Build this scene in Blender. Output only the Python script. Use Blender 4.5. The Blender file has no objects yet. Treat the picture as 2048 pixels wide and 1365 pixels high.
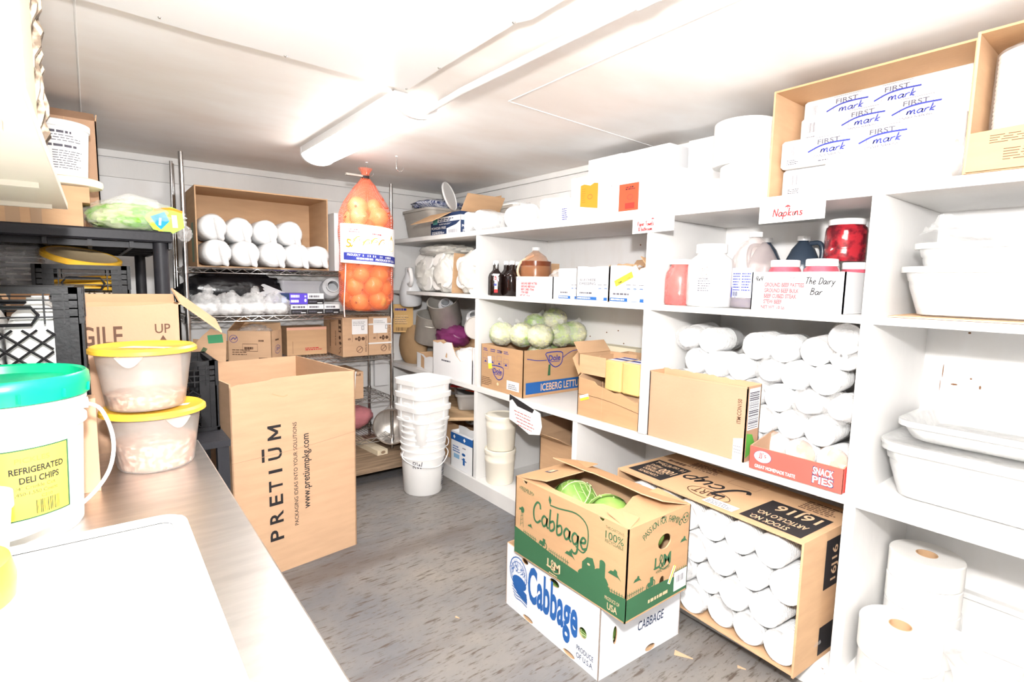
import bpy, math, random
from mathutils import Vector, Matrix, noise
from mathutils.geometry import tessellate_polygon
S = bpy.context.scene
COL = S.collection
# ---------------------------------------------------------------- camera
cd = bpy.data.cameras.new('camera'); cd.sensor_width = 36; cd.lens = 1064/2048*36
cd.clip_start = 0.02
cam = bpy.data.objects.new('camera', cd); COL.objects.link(cam)
R_ = Vector((.78780, -.61559, .02055)); U_ = Vector((.05119, .09868, .99380)); F_ = Vector((.61380, .78187, -.10925))
cam.matrix_world = Matrix(((R_.x, U_.x, -F_.x, 0), (R_.y, U_.y, -F_.y, 0), (R_.z, U_.z, -F_.z, 1.5), (0, 0, 0, 1)))
S.camera = cam
# ---------------------------------------------------------------- light
S.view_settings.view_transform = 'Standard'; S.view_settings.look = 'None'
S.view_settings.gamma = 1; S.view_settings.use_curve_mapping = False
S.view_settings.exposure = 0.27
w = bpy.data.worlds.new('world'); S.world = w; w.use_nodes = True
w.node_tree.nodes['Background'].inputs[0].default_value = (1, .97, .94, 1)
w.node_tree.nodes['Background'].inputs[1].default_value = 0.9
FLASH = 285
ld = bpy.data.lights.new('camera_flash', 'POINT'); ld.energy = FLASH; ld.shadow_soft_size = 0.05; ld.color = (1, .985, .97)
lo = bpy.data.objects.new('camera_flash', ld); lo.location = (0, -.02, 1.87); COL.objects.link(lo)
LAMP = 29
# ---------------------------------------------------------------- materials
MATS = {}
def mat(name, col, rough=.6, metal=0, var=0, vscale=8, bump=0, bscale=60, stretch=None, spec=.35, trans=0, alpha=1, emit=0, col2=None, thr=None, coat=0, ior=1.45, sss=0):
    if name in MATS: return MATS[name]
    m = bpy.data.materials.new(name); m.use_nodes = True; MATS[name] = m
    nt = m.node_tree; N = nt.nodes; L = nt.links; b = N['Principled BSDF']
    b.inputs['Base Color'].default_value = (*col, 1); b.inputs['Roughness'].default_value = rough
    b.inputs['Metallic'].default_value = metal; b.inputs['Specular IOR Level'].default_value = spec
    b.inputs['Transmission Weight'].default_value = trans; b.inputs['Alpha'].default_value = alpha
    b.inputs['Coat Weight'].default_value = coat; b.inputs['IOR'].default_value = ior
    if emit: b.inputs['Emission Color'].default_value = (1, .98, .955, 1); b.inputs['Emission Strength'].default_value = emit
    tc = N.new('ShaderNodeTexCoord'); mp = N.new('ShaderNodeMapping'); L.new(tc.outputs['Object'], mp.inputs[0])
    if stretch: mp.inputs['Scale'].default_value = stretch
    nz = N.new('ShaderNodeTexNoise'); nz.inputs['Scale'].default_value = vscale; nz.inputs['Detail'].default_value = 6
    L.new(mp.outputs[0], nz.inputs['Vector'])
    cr = N.new('ShaderNodeValToRGB'); L.new(nz.outputs['Fac'], cr.inputs[0])
    lo_, hi_ = thr or (.3, .7)
    cr.color_ramp.elements[0].position = lo_; cr.color_ramp.elements[1].position = hi_
    c2 = col2 or tuple(c*(1-var) for c in col)
    cr.color_ramp.elements[0].color = (*c2, 1); cr.color_ramp.elements[1].color = (*col, 1)
    L.new(cr.outputs[0], b.inputs['Base Color'])
    if bump:
        n2 = N.new('ShaderNodeTexNoise'); n2.inputs['Scale'].default_value = bscale; n2.inputs['Detail'].default_value = 4
        L.new(mp.outputs[0], n2.inputs['Vector'])
        bp = N.new('ShaderNodeBump'); bp.inputs['Strength'].default_value = bump; bp.inputs['Distance'].default_value = .01
        L.new(n2.outputs['Fac'], bp.inputs['Height']); L.new(bp.outputs[0], b.inputs['Normal'])
    return m
def film(name, col=(.98, .98, .98), clear=.78, rough=.22, bump=.25, bscale=30, var=.22):
    if name in MATS: return MATS[name]
    m = mat(name, col, rough=rough, bump=bump, bscale=bscale, spec=.6)
    nt = m.node_tree; N = nt.nodes; L = nt.links
    t = N.new('ShaderNodeBsdfTransparent'); mx = N.new('ShaderNodeMixShader')
    nz = N.new('ShaderNodeTexNoise'); nz.inputs['Scale'].default_value = 22; nz.inputs['Detail'].default_value = 5
    mr = N.new('ShaderNodeMapRange'); mr.inputs['To Min'].default_value = clear+var; mr.inputs['To Max'].default_value = clear-var
    tc = [n for n in N if n.type == 'TEX_COORD'][0]
    L.new(tc.outputs['Object'], nz.inputs['Vector']); L.new(nz.outputs['Fac'], mr.inputs['Value'])
    L.new(mr.outputs[0], mx.inputs[0]); L.new(N['Principled BSDF'].outputs[0], mx.inputs[1]); L.new(t.outputs[0], mx.inputs[2])
    L.new(mx.outputs[0], N['Material Output'].inputs[0])
    return m
def net(name, col, scale=160, fill=.42):
    m = mat(name, col, rough=.5)
    nt = m.node_tree; N = nt.nodes; L = nt.links
    t = N.new('ShaderNodeBsdfTransparent'); mx = N.new('ShaderNodeMixShader')
    tc = [n for n in N if n.type == 'TEX_COORD'][0]
    out = []
    for ang in (.6, -.6):
        mp = N.new('ShaderNodeMapping'); mp.inputs['Rotation'].default_value = (0, ang, 0); L.new(tc.outputs['Object'], mp.inputs[0])
        wv = N.new('ShaderNodeTexWave'); wv.inputs['Scale'].default_value = scale; wv.bands_direction = 'X'; wv.wave_profile = 'SIN'
        L.new(mp.outputs[0], wv.inputs['Vector']); out.append(wv)
    mxm = N.new('ShaderNodeMath'); mxm.operation = 'MAXIMUM'; L.new(out[0].outputs['Fac'], mxm.inputs[0]); L.new(out[1].outputs['Fac'], mxm.inputs[1])
    g = N.new('ShaderNodeMath'); g.operation = 'GREATER_THAN'; g.inputs[1].default_value = 1-fill*.5; L.new(mxm.outputs[0], g.inputs[0])
    L.new(g.outputs[0], mx.inputs[0]); L.new(t.outputs[0], mx.inputs[1]); L.new(N['Principled BSDF'].outputs[0], mx.inputs[2])
    L.new(mx.outputs[0], N['Material Output'].inputs[0])
    return m
KR = mat('kraft_cardboard', (.63, .41, .258), .85, var=.10, vscale=5, stretch=(1, 1, 6), bump=.08, bscale=90, spec=.15)
KR2 = mat('tan_cardboard', (.58, .37, .215), .85, var=.12, vscale=5, stretch=(1, 1, 6), bump=.08, bscale=90, spec=.15)
CAB = mat('brown_cardboard', (.50, .305, .165), .85, var=.10, vscale=5, stretch=(1, 1, 6), bump=.08, bscale=90, spec=.15)
KRP = mat('pink_tan_cardboard', (.48, .30, .195), .85, var=.08, vscale=5, bump=.08, bscale=90, spec=.15)
KRI = mat('inner_cardboard', (.56, .36, .215), .9, var=.1, vscale=6, stretch=(1, 1, 5), spec=.1)
WC = mat('white_cardboard', (.82, .82, .83), .6, var=.03, vscale=6, spec=.25)
WP = mat('white_paint', (.745, .735, .72), .45, var=.10, vscale=3, bump=.12, bscale=25, stretch=(1, 1, .5), thr=(.25, .6))
PL = mat('white_plastic', (.86, .86, .86), .35, spec=.45)
PLB = mat('bucket_plastic', (.86, .86, .855), .4, spec=.4, var=.03)
FOAM = mat('white_foam', (.83, .83, .83), .65, bump=.05, bscale=200)
PAPER = mat('white_paper', (.82, .82, .81), .7)
TISS = mat('tissue_paper', (.84, .82, .79), .9, var=.03, vscale=20, bump=.06, bscale=120)
CREAM = mat('cream_plastic', (.82, .77, .66), .45, var=.04, vscale=6)
GREY = mat('grey_plastic', (.38, .355, .32), .45, var=.08, vscale=10, bump=.05, bscale=100)
BLK = mat('black_plastic', (.010, .010, .012), .45, var=.35, vscale=14, spec=.3, bump=.1, bscale=60)
BLKS = mat('black_shelf_plastic', (.022, .022, .027), .5, var=.2, vscale=18, spec=.35, bump=.08, bscale=70)
CHR = mat('chrome_wire', (.62, .61, .60), .22, metal=1, var=.25, vscale=30)
STEEL = mat('stainless_steel', (.76, .73, .70), .36, metal=1, var=.16, vscale=7, stretch=(1, 6, 1), bump=.06, bscale=50)
ALU = mat('dull_aluminium', (.56, .53, .48), .42, metal=.45, var=.2, vscale=12)
WOOD = mat('bare_wood', (.62, .42, .24), .75, var=.35, vscale=4, stretch=(1, 12, 12), bump=.1)
WOODD = mat('weathered_plywood', (.36, .25, .16), .8, var=.5, vscale=4, stretch=(1, 9, 9), bump=.15)
YEL = mat('yellow_lid_plastic', (.82, .47, .045), .38, spec=.45)
YELP = mat('pale_lid_plastic', (.78, .60, .36), .45, var=.05)
GRN = mat('green_lid_plastic', (.0, .40, .19), .3, spec=.5, var=.1)
BLACK = mat('black_ink', (.022, .02, .022), .7)
BROWN = mat('brown_ink', (.10, .05, .03), .7)
GREYI = mat('grey_ink', (.10, .095, .12), .7)
REDI = mat('red_ink', (.50, .035, .04), .7)
PINKI = mat('faded_red_ink', (.52, .10, .11), .7)
BLUI = mat('blue_ink', (.03, .04, .27), .7)
BLU2 = mat('mid_blue_ink', (.015, .10, .33), .7)
GRNI = mat('green_ink', (.035, .12, .055), .75)
NAVY = mat('navy_ink', (.015, .035, .10), .6)
KRT = mat('card_coloured_ink', (.66, .45, .28), .8)
LBL = mat('label_white', (.88, .88, .88), .5)
YELI = mat('yellow_label', (.92, .76, .05), .5)
ORG = mat('orange_sticker', (.90, .25, .015), .6)
REDS = mat('red_sticker', (.85, .08, .03), .6)
FILM = film('clear_film')
FILMH = film('hazy_film', clear=.66, rough=.14, bump=.7, bscale=26)
FILMW = film('milky_film', clear=.55, rough=.3, bump=.12)
TUBP = film('frosted_plastic', (.68, .68, .67), clear=.46, rough=.35, bump=.03)
# ---------------------------------------------------------------- mesh builder
TXT = {}
def text_mesh(s, bold=0, shear=0):
    k = (s, bold, shear)
    if k not in TXT:
        c = bpy.data.curves.new('t', 'FONT'); c.body = s; c.size = 1; c.offset = bold; c.shear = shear; c.resolution_u = 3; c.fill_mode = 'FRONT'
        o = bpy.data.objects.new('t', c); COL.objects.link(o)
        dg = bpy.context.evaluated_depsgraph_get(); me = o.evaluated_get(dg).to_mesh()
        vs = [v.co.to_2d() for v in me.vertices]; fs = [tuple(p.vertices) for p in me.polygons]
        o.evaluated_get(dg).to_mesh_clear(); bpy.data.objects.remove(o); bpy.data.curves.remove(c)
        x0 = min([v.x for v in vs] or [0]); x1 = max([v.x for v in vs] or [1])
        TXT[k] = ([(v.x-x0, v.y) for v in vs], fs, x1-x0)
    return TXT[k]
def smooth(pts, n=5, closed=False):
    if len(pts) < 3: return [Vector(p) for p in pts]
    P = [Vector(p) for p in pts]; out = []
    m = len(P)
    for i in range(m if closed else m-1):
        a = P[(i-1) % m] if closed or i else P[0]; b = P[i]; c = P[(i+1) % m]; d = P[(i+2) % m] if closed or i+2 < m else P[-1]
        for k in range(n):
            t = k/n; out.append(.5*((2*b)+(c-a)*t+(2*a-5*b+4*c-d)*t*t+(3*b-a-3*c+d)*t**3))
    if not closed: out.append(P[-1])
    return out
class MB:
    def __init__(s): s.v = []; s.f = []; s.mi = []; s.ms = []; s.T = Matrix()
    def _m(s, m):
        if m not in s.ms: s.ms.append(m)
        return s.ms.index(m)
    def add(s, vs, fs, m):
        o = len(s.v); T = s.T
        s.v += [T @ Vector(v) for v in vs]; i = s._m(m)
        for f in fs: s.f.append(tuple(a+o for a in f)); s.mi.append(i)
    def box(s, a, b, m, bev=0):
        x0, y0, z0 = a; x1, y1, z1 = b
        if not bev:
            s.add([(x0,y0,z0),(x1,y0,z0),(x1,y1,z0),(x0,y1,z0),(x0,y0,z1),(x1,y0,z1),(x1,y1,z1),(x0,y1,z1)],
                  [(3,2,1,0),(4,5,6,7),(0,1,5,4),(1,2,6,5),(2,3,7,6),(3,0,4,7)], m); return
        # rounded in plan, chamfered top and bottom
        r = bev; pts = []
        for cx, cy, a0 in ((x1-r,y1-r,0),(x0+r,y1-r,90),(x0+r,y0+r,180),(x1-r,y0+r,270)):
            for k in range(4):
                an = math.radians(a0+30*k); pts.append((cx, cy, math.cos(an), math.sin(an)))
        rings = []
        for z, ins in ((z0, r*.6), (z0+r*.6, 0), (z1-r*.6, 0), (z1, r*.6)):
            rings.append([(p[0]+p[2]*(r-ins), p[1]+p[3]*(r-ins), z) for p in pts])
        n = len(pts); vs = sum(rings, []); fs = [tuple(range(n))[::-1], tuple(range(3*n, 4*n))]
        for i in range(3):
            for k in range(n): fs.append((i*n+k, i*n+(k+1) % n, (i+1)*n+(k+1) % n, (i+1)*n+k))
        s.add(vs, fs, m)
    def lathe(s, prof, m, n=32, sx=1, sy=1, wob=0, seed=0, rot0=0, sq=0):
        vs = []; fs = []; k = len(prof)
        for i, (r, z) in enumerate(prof):
            for j in range(n):
                a = 2*math.pi*j/n+rot0; rr = max(r, 1e-5)
                if sq:
                    c, d = abs(math.cos(a)), abs(math.sin(a)); p = 2+sq; rr *= 1/((c**p+d**p)**(1/p))
                if wob and r > 1e-4: rr *= 1+wob*noise.noise(Vector((math.cos(a)*2.5+seed, math.sin(a)*2.5, z*14+seed)))
                vs.append((rr*math.cos(a)*sx, rr*math.sin(a)*sy, z))
        for i in range(k-1):
            for j in range(n): fs.append((i*n+j, i*n+(j+1) % n, (i+1)*n+(j+1) % n, (i+1)*n+j))
        s.add(vs, fs, m)
    def tube(s, pts, r, m, n=8, closed=False, caps=True):
        P = [Vector(p) for p in pts]; k = len(P); vs = []; fs = []; up = None
        for i in range(k):
            t = (P[(i+1) % k]-P[i-1]) if closed else (P[min(i+1, k-1)]-P[max(i-1, 0)])
            t = t.normalized() if t.length > 1e-9 else Vector((0, 0, 1))
            if up is None:
                up = Vector((0, 0, 1)) if abs(t.z) < .9 else Vector((1, 0, 0))
            a = t.cross(up)
            if a.length < 1e-4: a = t.cross(Vector((.3, 1, .2)))
            a.normalize(); b = a.cross(t).normalized(); up = b
            rr = r[i] if isinstance(r, (list, tuple)) else r
            for j in range(n):
                an = 2*math.pi*j/n; vs.append(P[i]+rr*(math.cos(an)*a+math.sin(an)*b))
        for i in range(k if closed else k-1):
            for j in range(n): fs.append((i*n+j, i*n+(j+1) % n, ((i+1) % k)*n+(j+1) % n, ((i+1) % k)*n+j))
        if caps and not closed: fs += [tuple(range(n))[::-1], tuple(range((k-1)*n, k*n))]
        s.add(vs, fs, m)
    def blob(s, c, r, m, nu=24, nv=14, amp=.1, sc=3, seed=0, ridge=False, flat=None):
        vs = []; fs = []
        for i in range(nv+1):
            th = math.pi*i/nv
            for j in range(nu):
                ph = 2*math.pi*j/nu; d = Vector((math.sin(th)*math.cos(ph), math.sin(th)*math.sin(ph), math.cos(th)))
                q = d*sc+Vector((seed*7.1, seed*3.3, seed*1.7)); nn = noise.noise(q)
                if ridge: nn = 1-2*abs(nn)+.5*noise.noise(q*2.3)
                p = Vector((d.x*r[0], d.y*r[1], d.z*r[2]))*(1+amp*nn)
                if flat is not None and p.z < -flat: p.z = -flat
                vs.append(Vector(c)+p)
        for i in range(nv):
            for j in range(nu): fs.append((i*nu+j, (i+1)*nu+j, (i+1)*nu+(j+1) % nu, i*nu+(j+1) % nu))
        s.add(vs, fs, m)
    def sheet(s, fn, m, nu=20, nv=12):
        vs = [fn(i/nu, j/nv) for j in range(nv+1) for i in range(nu+1)]
        s.add(vs, [(j*(nu+1)+i, j*(nu+1)+i+1, (j+1)*(nu+1)+i+1, (j+1)*(nu+1)+i) for j in range(nv) for i in range(nu)], m)
    def slab(s, outline, holes, t, m, o=(0,0,0), u=(1,0,0), v=(0,0,1), mb=None):
        """flat panel with thickness t behind its front face; outline and holes in (u,v)"""
        o, u, v = Vector(o), Vector(u), Vector(v); n = u.cross(v).normalized()
        loops = [outline]+list(holes); flat = [p for l in loops for p in l]
        tri = tessellate_polygon([[Vector((p[0], p[1], 0)) for p in l] for l in loops])
        fr = [o+u*p[0]+v*p[1] for p in flat]; bk = [p-n*t for p in fr]; k = len(flat)
        ff = []; fb = []
        for a, b, c in tri:
            pa, pb, pc = flat[a], flat[b], flat[c]
            ar = (pb[0]-pa[0])*(pc[1]-pa[1])-(pb[1]-pa[1])*(pc[0]-pa[0])
            if ar < 0: a, b, c = a, c, b
            ff.append((a, b, c)); fb.append((c, b, a))
        s.add(fr, ff, m); s.add(bk, fb, mb or m)
        for l in loops:
            q = [o+u*p[0]+v*p[1] for p in l]; w_ = len(q)
            s.add(q+[p-n*t for p in q], [(i, i+w_, (i+1) % w_+w_, (i+1) % w_) for i in range(w_)], mb or m)
    def out(s, name, parent=None, ang=40, bevel=0, loc=None, rot=None):
        me = bpy.data.meshes.new(name); me.from_pydata([tuple(v) for v in s.v], [], s.f)
        for m in s.ms: me.materials.append(m)
        me.polygons.foreach_set('material_index', s.mi)
        me.polygons.foreach_set('use_smooth', [True]*len(s.f)); me.set_sharp_from_angle(angle=math.radians(ang)); me.update()
        o = bpy.data.objects.new(name, me); COL.objects.link(o)
        if parent: o.parent = parent
        if loc is not None: o.location = loc
        if rot is not None: o.rotation_euler = rot
        if bevel:
            b = o.modifiers.new('b', 'BEVEL'); b.width = bevel; b.segments = 2; b.limit_method = 'ANGLE'; b.angle_limit = math.radians(50)
        return o
# ---------------------------------------------------------------- things
def tag(o, label, cat, group=None):
    o['label'] = label; o['category'] = cat
    if group: o['group'] = group
    return o
def thing(name, label, cat, loc=(0,0,0), yaw=0, group=None, rot=None):
    o = bpy.data.objects.new(name, None); COL.objects.link(o); o.empty_display_size = .05
    o.location = loc; o.rotation_euler = rot or (0, 0, math.radians(yaw))
    return tag(o, label, cat, group)
def single(mb, name, label, cat, loc=(0,0,0), yaw=0, group=None, rot=None, **k):
    o = mb.out(name, **k); o.location = loc; o.rotation_euler = rot or (0, 0, math.radians(yaw))
    return tag(o, label, cat, group)
def struct(mb, name, parent=None, **k):
    o = mb.out(name, parent, **k)
    o['kind'] = 'structure'
    return o
def dup(root, loc=None, rot=None, label=None, scale=None):
    c = root.copy(); COL.objects.link(c)
    if loc is not None: c.location = loc
    if rot is not None: c.rotation_euler = rot
    if scale is not None: c.scale = scale
    if label: c['label'] = label
    for ch in list(root.children):
        d = ch.copy(); COL.objects.link(d); d.parent = c
        for g in list(ch.children):
            e = g.copy(); COL.objects.link(e); e.parent = d
    return c
def aim(d, spin=0):
    q = Vector(d).normalized().to_track_quat('Z', 'Y').to_matrix() @ Matrix.Rotation(spin, 3, 'Z'); return tuple(q.to_euler())
# ---------------------------------------------------------------- printing
class Plane:
    def __init__(s, o, u, v, off=.0007): s.o, s.u, s.v = Vector(o), Vector(u).normalized(), Vector(v).normalized(); s.n = s.u.cross(s.v); s.off = off
    def pt(s, a, b, k=0): return s.o+s.u*a+s.v*b+s.n*(s.off+k*.0005)
class Cyl:
    """print surface wrapped round a vertical cylinder (radius r at z0, slope dr per metre); a in metres round the arc"""
    def __init__(s, r, z0=0, a0=0, dr=0, off=.0012): s.r, s.z0, s.a0, s.dr, s.off = r, z0, a0, dr, off
    def pt(s, a, b, k=0):
        rr = s.r+s.dr*b+s.off+k*.0006; an = s.a0+a/s.r
        return Vector((rr*math.cos(an), rr*math.sin(an), s.z0+b))
SER = [0]
def ser():
    SER[0] = (SER[0]+1) % 40; return SER[0]*.022
def _xf(x, y, rot):
    c, d = math.cos(math.radians(rot)), math.sin(math.radians(rot))
    return lambda a, b: (x+a*c-b*d, y+a*d+b*c)
def rect(mb, P, x, y, w, h, m, k=0, rot=0):
    k += ser(); n = 1 if isinstance(P, Plane) else max(1, int(w/.012)); f = _xf(x, y, rot)
    vs = []
    for i in range(n+1): vs += [P.pt(*f(w*i/n, 0), k), P.pt(*f(w*i/n, h), k)]
    mb.add(vs, [(2*i, 2*i+2, 2*i+3, 2*i+1) for i in range(n)], m)
def poly(mb, P, pts, m, k=0):
    k += ser(); tri = tessellate_polygon([[Vector((p[0], p[1], 0)) for p in pts]]); ff = []
    for a, b, c in tri:
        ar = (pts[b][0]-pts[a][0])*(pts[c][1]-pts[a][1])-(pts[b][1]-pts[a][1])*(pts[c][0]-pts[a][0])
        ff.append((a, b, c) if ar > 0 else (a, c, b))
    mb.add([P.pt(p[0], p[1], k) for p in pts], ff, m)
def ell(mb, P, x, y, rx, ry, m, k=0, n=28): poly(mb, P, [(x+rx*math.cos(2*math.pi*i/n), y+ry*math.sin(2*math.pi*i/n)) for i in range(n)], m, k)
def stroke(mb, P, pts, w, m, k=1, closed=False, sm=4):
    k += ser(); q = smooth([(p[0], p[1], 0) for p in pts], sm, closed) if sm > 1 else [Vector((p[0], p[1], 0)) for p in pts]
    vs = []; L = len(q)
    for i in range(L):
        t = q[(i+1) % L]-q[i-1] if closed else q[min(i+1, L-1)]-q[max(i-1, 0)]
        t = t.normalized() if t.length > 1e-9 else Vector((1, 0, 0)); nn = Vector((-t.y, t.x, 0))*w/2
        vs += [P.pt(q[i].x-nn.x, q[i].y-nn.y, k), P.pt(q[i].x+nn.x, q[i].y+nn.y, k)]
    mb.add(vs, [(2*i, 2*((i+1) % L), 2*((i+1) % L)+1, 2*i+1) for i in range(L if closed else L-1)], m)
def ring(mb, P, x, y, rx, ry, w, m, k=1, n=20): stroke(mb, P, [(x+rx*math.cos(2*math.pi*i/n), y+ry*math.sin(2*math.pi*i/n)) for i in range(n)], w, m, k, True, 1)
def text(mb, P, s, x, y, h, m, k=1, rot=0, bold=0, sx=1, align='l', shear=0, w=None):
    k += ser(); bold *= .5; vs, fs, W = text_mesh(s, bold, shear); sc = h/.70; f = _xf(x, y, rot)
    if w: sx = w/(W*sc)
    o = {'l': 0, 'c': -W*sc*sx/2, 'r': -W*sc*sx}[align]
    mb.add([P.pt(*f(a*sc*sx+o, b*sc), k) for a, b in vs], fs, m)
def bars(mb, P, x, y, w, h, m, seed=1, rot=0, vert=False, k=1):
    r = random.Random(seed); a = 0; f = _xf(x, y, rot); L = h if vert else w
    while a < L*.97:
        b = min(r.choice((.012, .02, .034))*L, L-a)
        q = [(0, a), (w, a), (w, a+b), (0, a+b)] if vert else [(a, 0), (a+b, 0), (a+b, h), (a, h)]
        mb.add([P.pt(*f(*p), k) for p in q], [(0, 1, 2, 3)], m); a += b+r.choice((.015, .025, .035))*L
def lines(mb, P, x, y, w, h, n, m, seed=1, rot=0, k=1, fill=.45):
    """small print too small to read: broken rules"""
    r = random.Random(seed); f = _xf(x, y, rot); lh = h/n
    for i in range(n):
        a = 0; end = w*r.uniform(.7, 1)
        while a < end:
            b = min(r.uniform(.05, .2)*w, end-a); yy = h-(i+1)*lh
            mb.add([P.pt(*f(*p), k) for p in ((a, yy), (a+b, yy), (a+b, yy+lh*fill), (a, yy+lh*fill))], [(0, 1, 2, 3)], m); a += b+.03*w
GL = {'a': (.52, [[(.42,.42),(.2,.5),(.04,.25),(.18,0),(.38,.18),(.43,.48),(.42,.1),(.56,.02)]]),
 'b': (.5, [[(.1,.98),(.07,.1),(.22,0),(.42,.2),(.34,.48),(.08,.34)]]), 'c': (.45, [[(.4,.4),(.22,.5),(.04,.25),(.2,0),(.44,.1)]]),
 'e': (.46, [[(.05,.24),(.3,.3),(.36,.44),(.2,.5),(.05,.25),(.2,0),(.46,.1)]]),
 'g': (.52, [[(.42,.42),(.2,.5),(.04,.25),(.18,0),(.38,.15),(.43,.48),(.4,-.25),(.2,-.42),(.02,-.3)]]),
 'i': (.22, [[(.1,.5),(.08,.1),(.22,0)], [(.12,.68),(.13,.72)]]), 'k': (.45, [[(.08,1),(.06,0)], [(.38,.5),(.08,.22),(.4,0)]]),
 'm': (.75, [[(.05,.5),(.06,0),(.1,.35),(.26,.5),(.34,0),(.4,.38),(.56,.5),(.62,.05),(.75,0)]]),
 'n': (.48, [[(.05,.5),(.06,0),(.1,.35),(.3,.5),(.36,.1),(.48,0)]]), 'o': (.48, [[(.24,.5),(.05,.25),(.24,0),(.42,.25),(.24,.5)]]),
 'p': (.5, [[(.06,.5),(.05,-.4)], [(.06,.35),(.25,.5),(.42,.25),(.22,0),(.06,.12)]]),
 'r': (.38, [[(.05,.5),(.06,0)], [(.07,.3),(.2,.48),(.36,.46)]]), 's': (.38, [[(.34,.46),(.12,.48),(.14,.28),(.32,.18),(.22,0),(.02,.06)]]),
 't': (.35, [[(.16,.9),(.14,.1),(.3,0)], [(.0,.55),(.34,.58)]]), 'u': (.5, [[(.05,.5),(.08,.06),(.26,.02),(.4,.5),(.4,.06),(.52,0)]]),
 'h': (.48, [[(.08,1),(.06,0)], [(.07,.3),(.28,.5),(.36,.1),(.46,0)]]), 'l': (.25, [[(.1,1),(.08,.1),(.24,0)]]),
 'w': (.62, [[(.03,.5),(.14,0),(.3,.4),(.44,0),(.6,.5)]]), 'y': (.45, [[(.04,.5),(.2,.05)], [(.42,.5),(.1,-.4)]]), 'x': (.42, [[(.03,.5),(.38,0)], [(.38,.5),(.03,0)]]),
 'd': (.5, [[(.4,.4),(.18,.48),(.04,.22),(.18,0),(.38,.15),(.44,1),(.42,.08),(.54,0)]]),
 'C': (.62, [[(.56,.72),(.5,.95),(.28,.96),(.06,.6),(.1,.14),(.34,0),(.6,.2)]]), 'N': (.6, [[(.06,0),(.08,.95)], [(.08,.95),(.48,.02)], [(.48,.02),(.52,1)]]),
 'T': (.55, [[(.0,.9),(.55,.98)], [(.28,.95),(.22,0)]]), 'D': (.58, [[(.1,.95),(.06,0)], [(.02,.9),(.4,.85),(.52,.5),(.36,.08),(.0,.02)]]),
 'B': (.55, [[(.1,.95),(.06,0)], [(.02,.92),(.36,.9),(.36,.6),(.1,.52),(.46,.4),(.4,.06),(.02,.02)]]),
 'P': (.5, [[(.1,.95),(.06,0)], [(.02,.92),(.38,.9),(.42,.6),(.1,.46)]]), 'J': (.5, [[(.1,.9),(.4,.97),(.36,.2),(.16,-.05),(.0,.15)]]),
 'R': (.52, [[(.08,.95),(.06,0)], [(.02,.92),(.36,.9),(.36,.56),(.1,.48),(.46,0)]]), 'W': (.75, [[(.03,.95),(.18,0),(.36,.7),(.54,0),(.72,.98)]]),
 'M': (.75, [[(.04,0),(.16,.95),(.34,.2),(.54,.95),(.66,0)]]), '4': (.45, [[(.14,.9),(.04,.4),(.42,.42)], [(.34,.9),(.3,0)]]), '&': (.5, [[(.48,0),(.1,.6),(.2,.9),(.34,.7),(.06,.25),(.2,0),(.44,.35)]]), ' ': (.35, [])}
def script(mb, P, s, x, y, h, w, m, k=1, rot=0, shear=0, sx=1):
    f = _xf(x, y, rot); a = 0
    for ch in s:
        adv, st = GL[ch]
        for pl in st:
            q = [f(((a+p[0])*sx+shear*p[1])*h, p[1]*h) for p in pl]
            stroke(mb, P, q, w, m, k)
        a += adv+.03
    return a*sx*h
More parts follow.
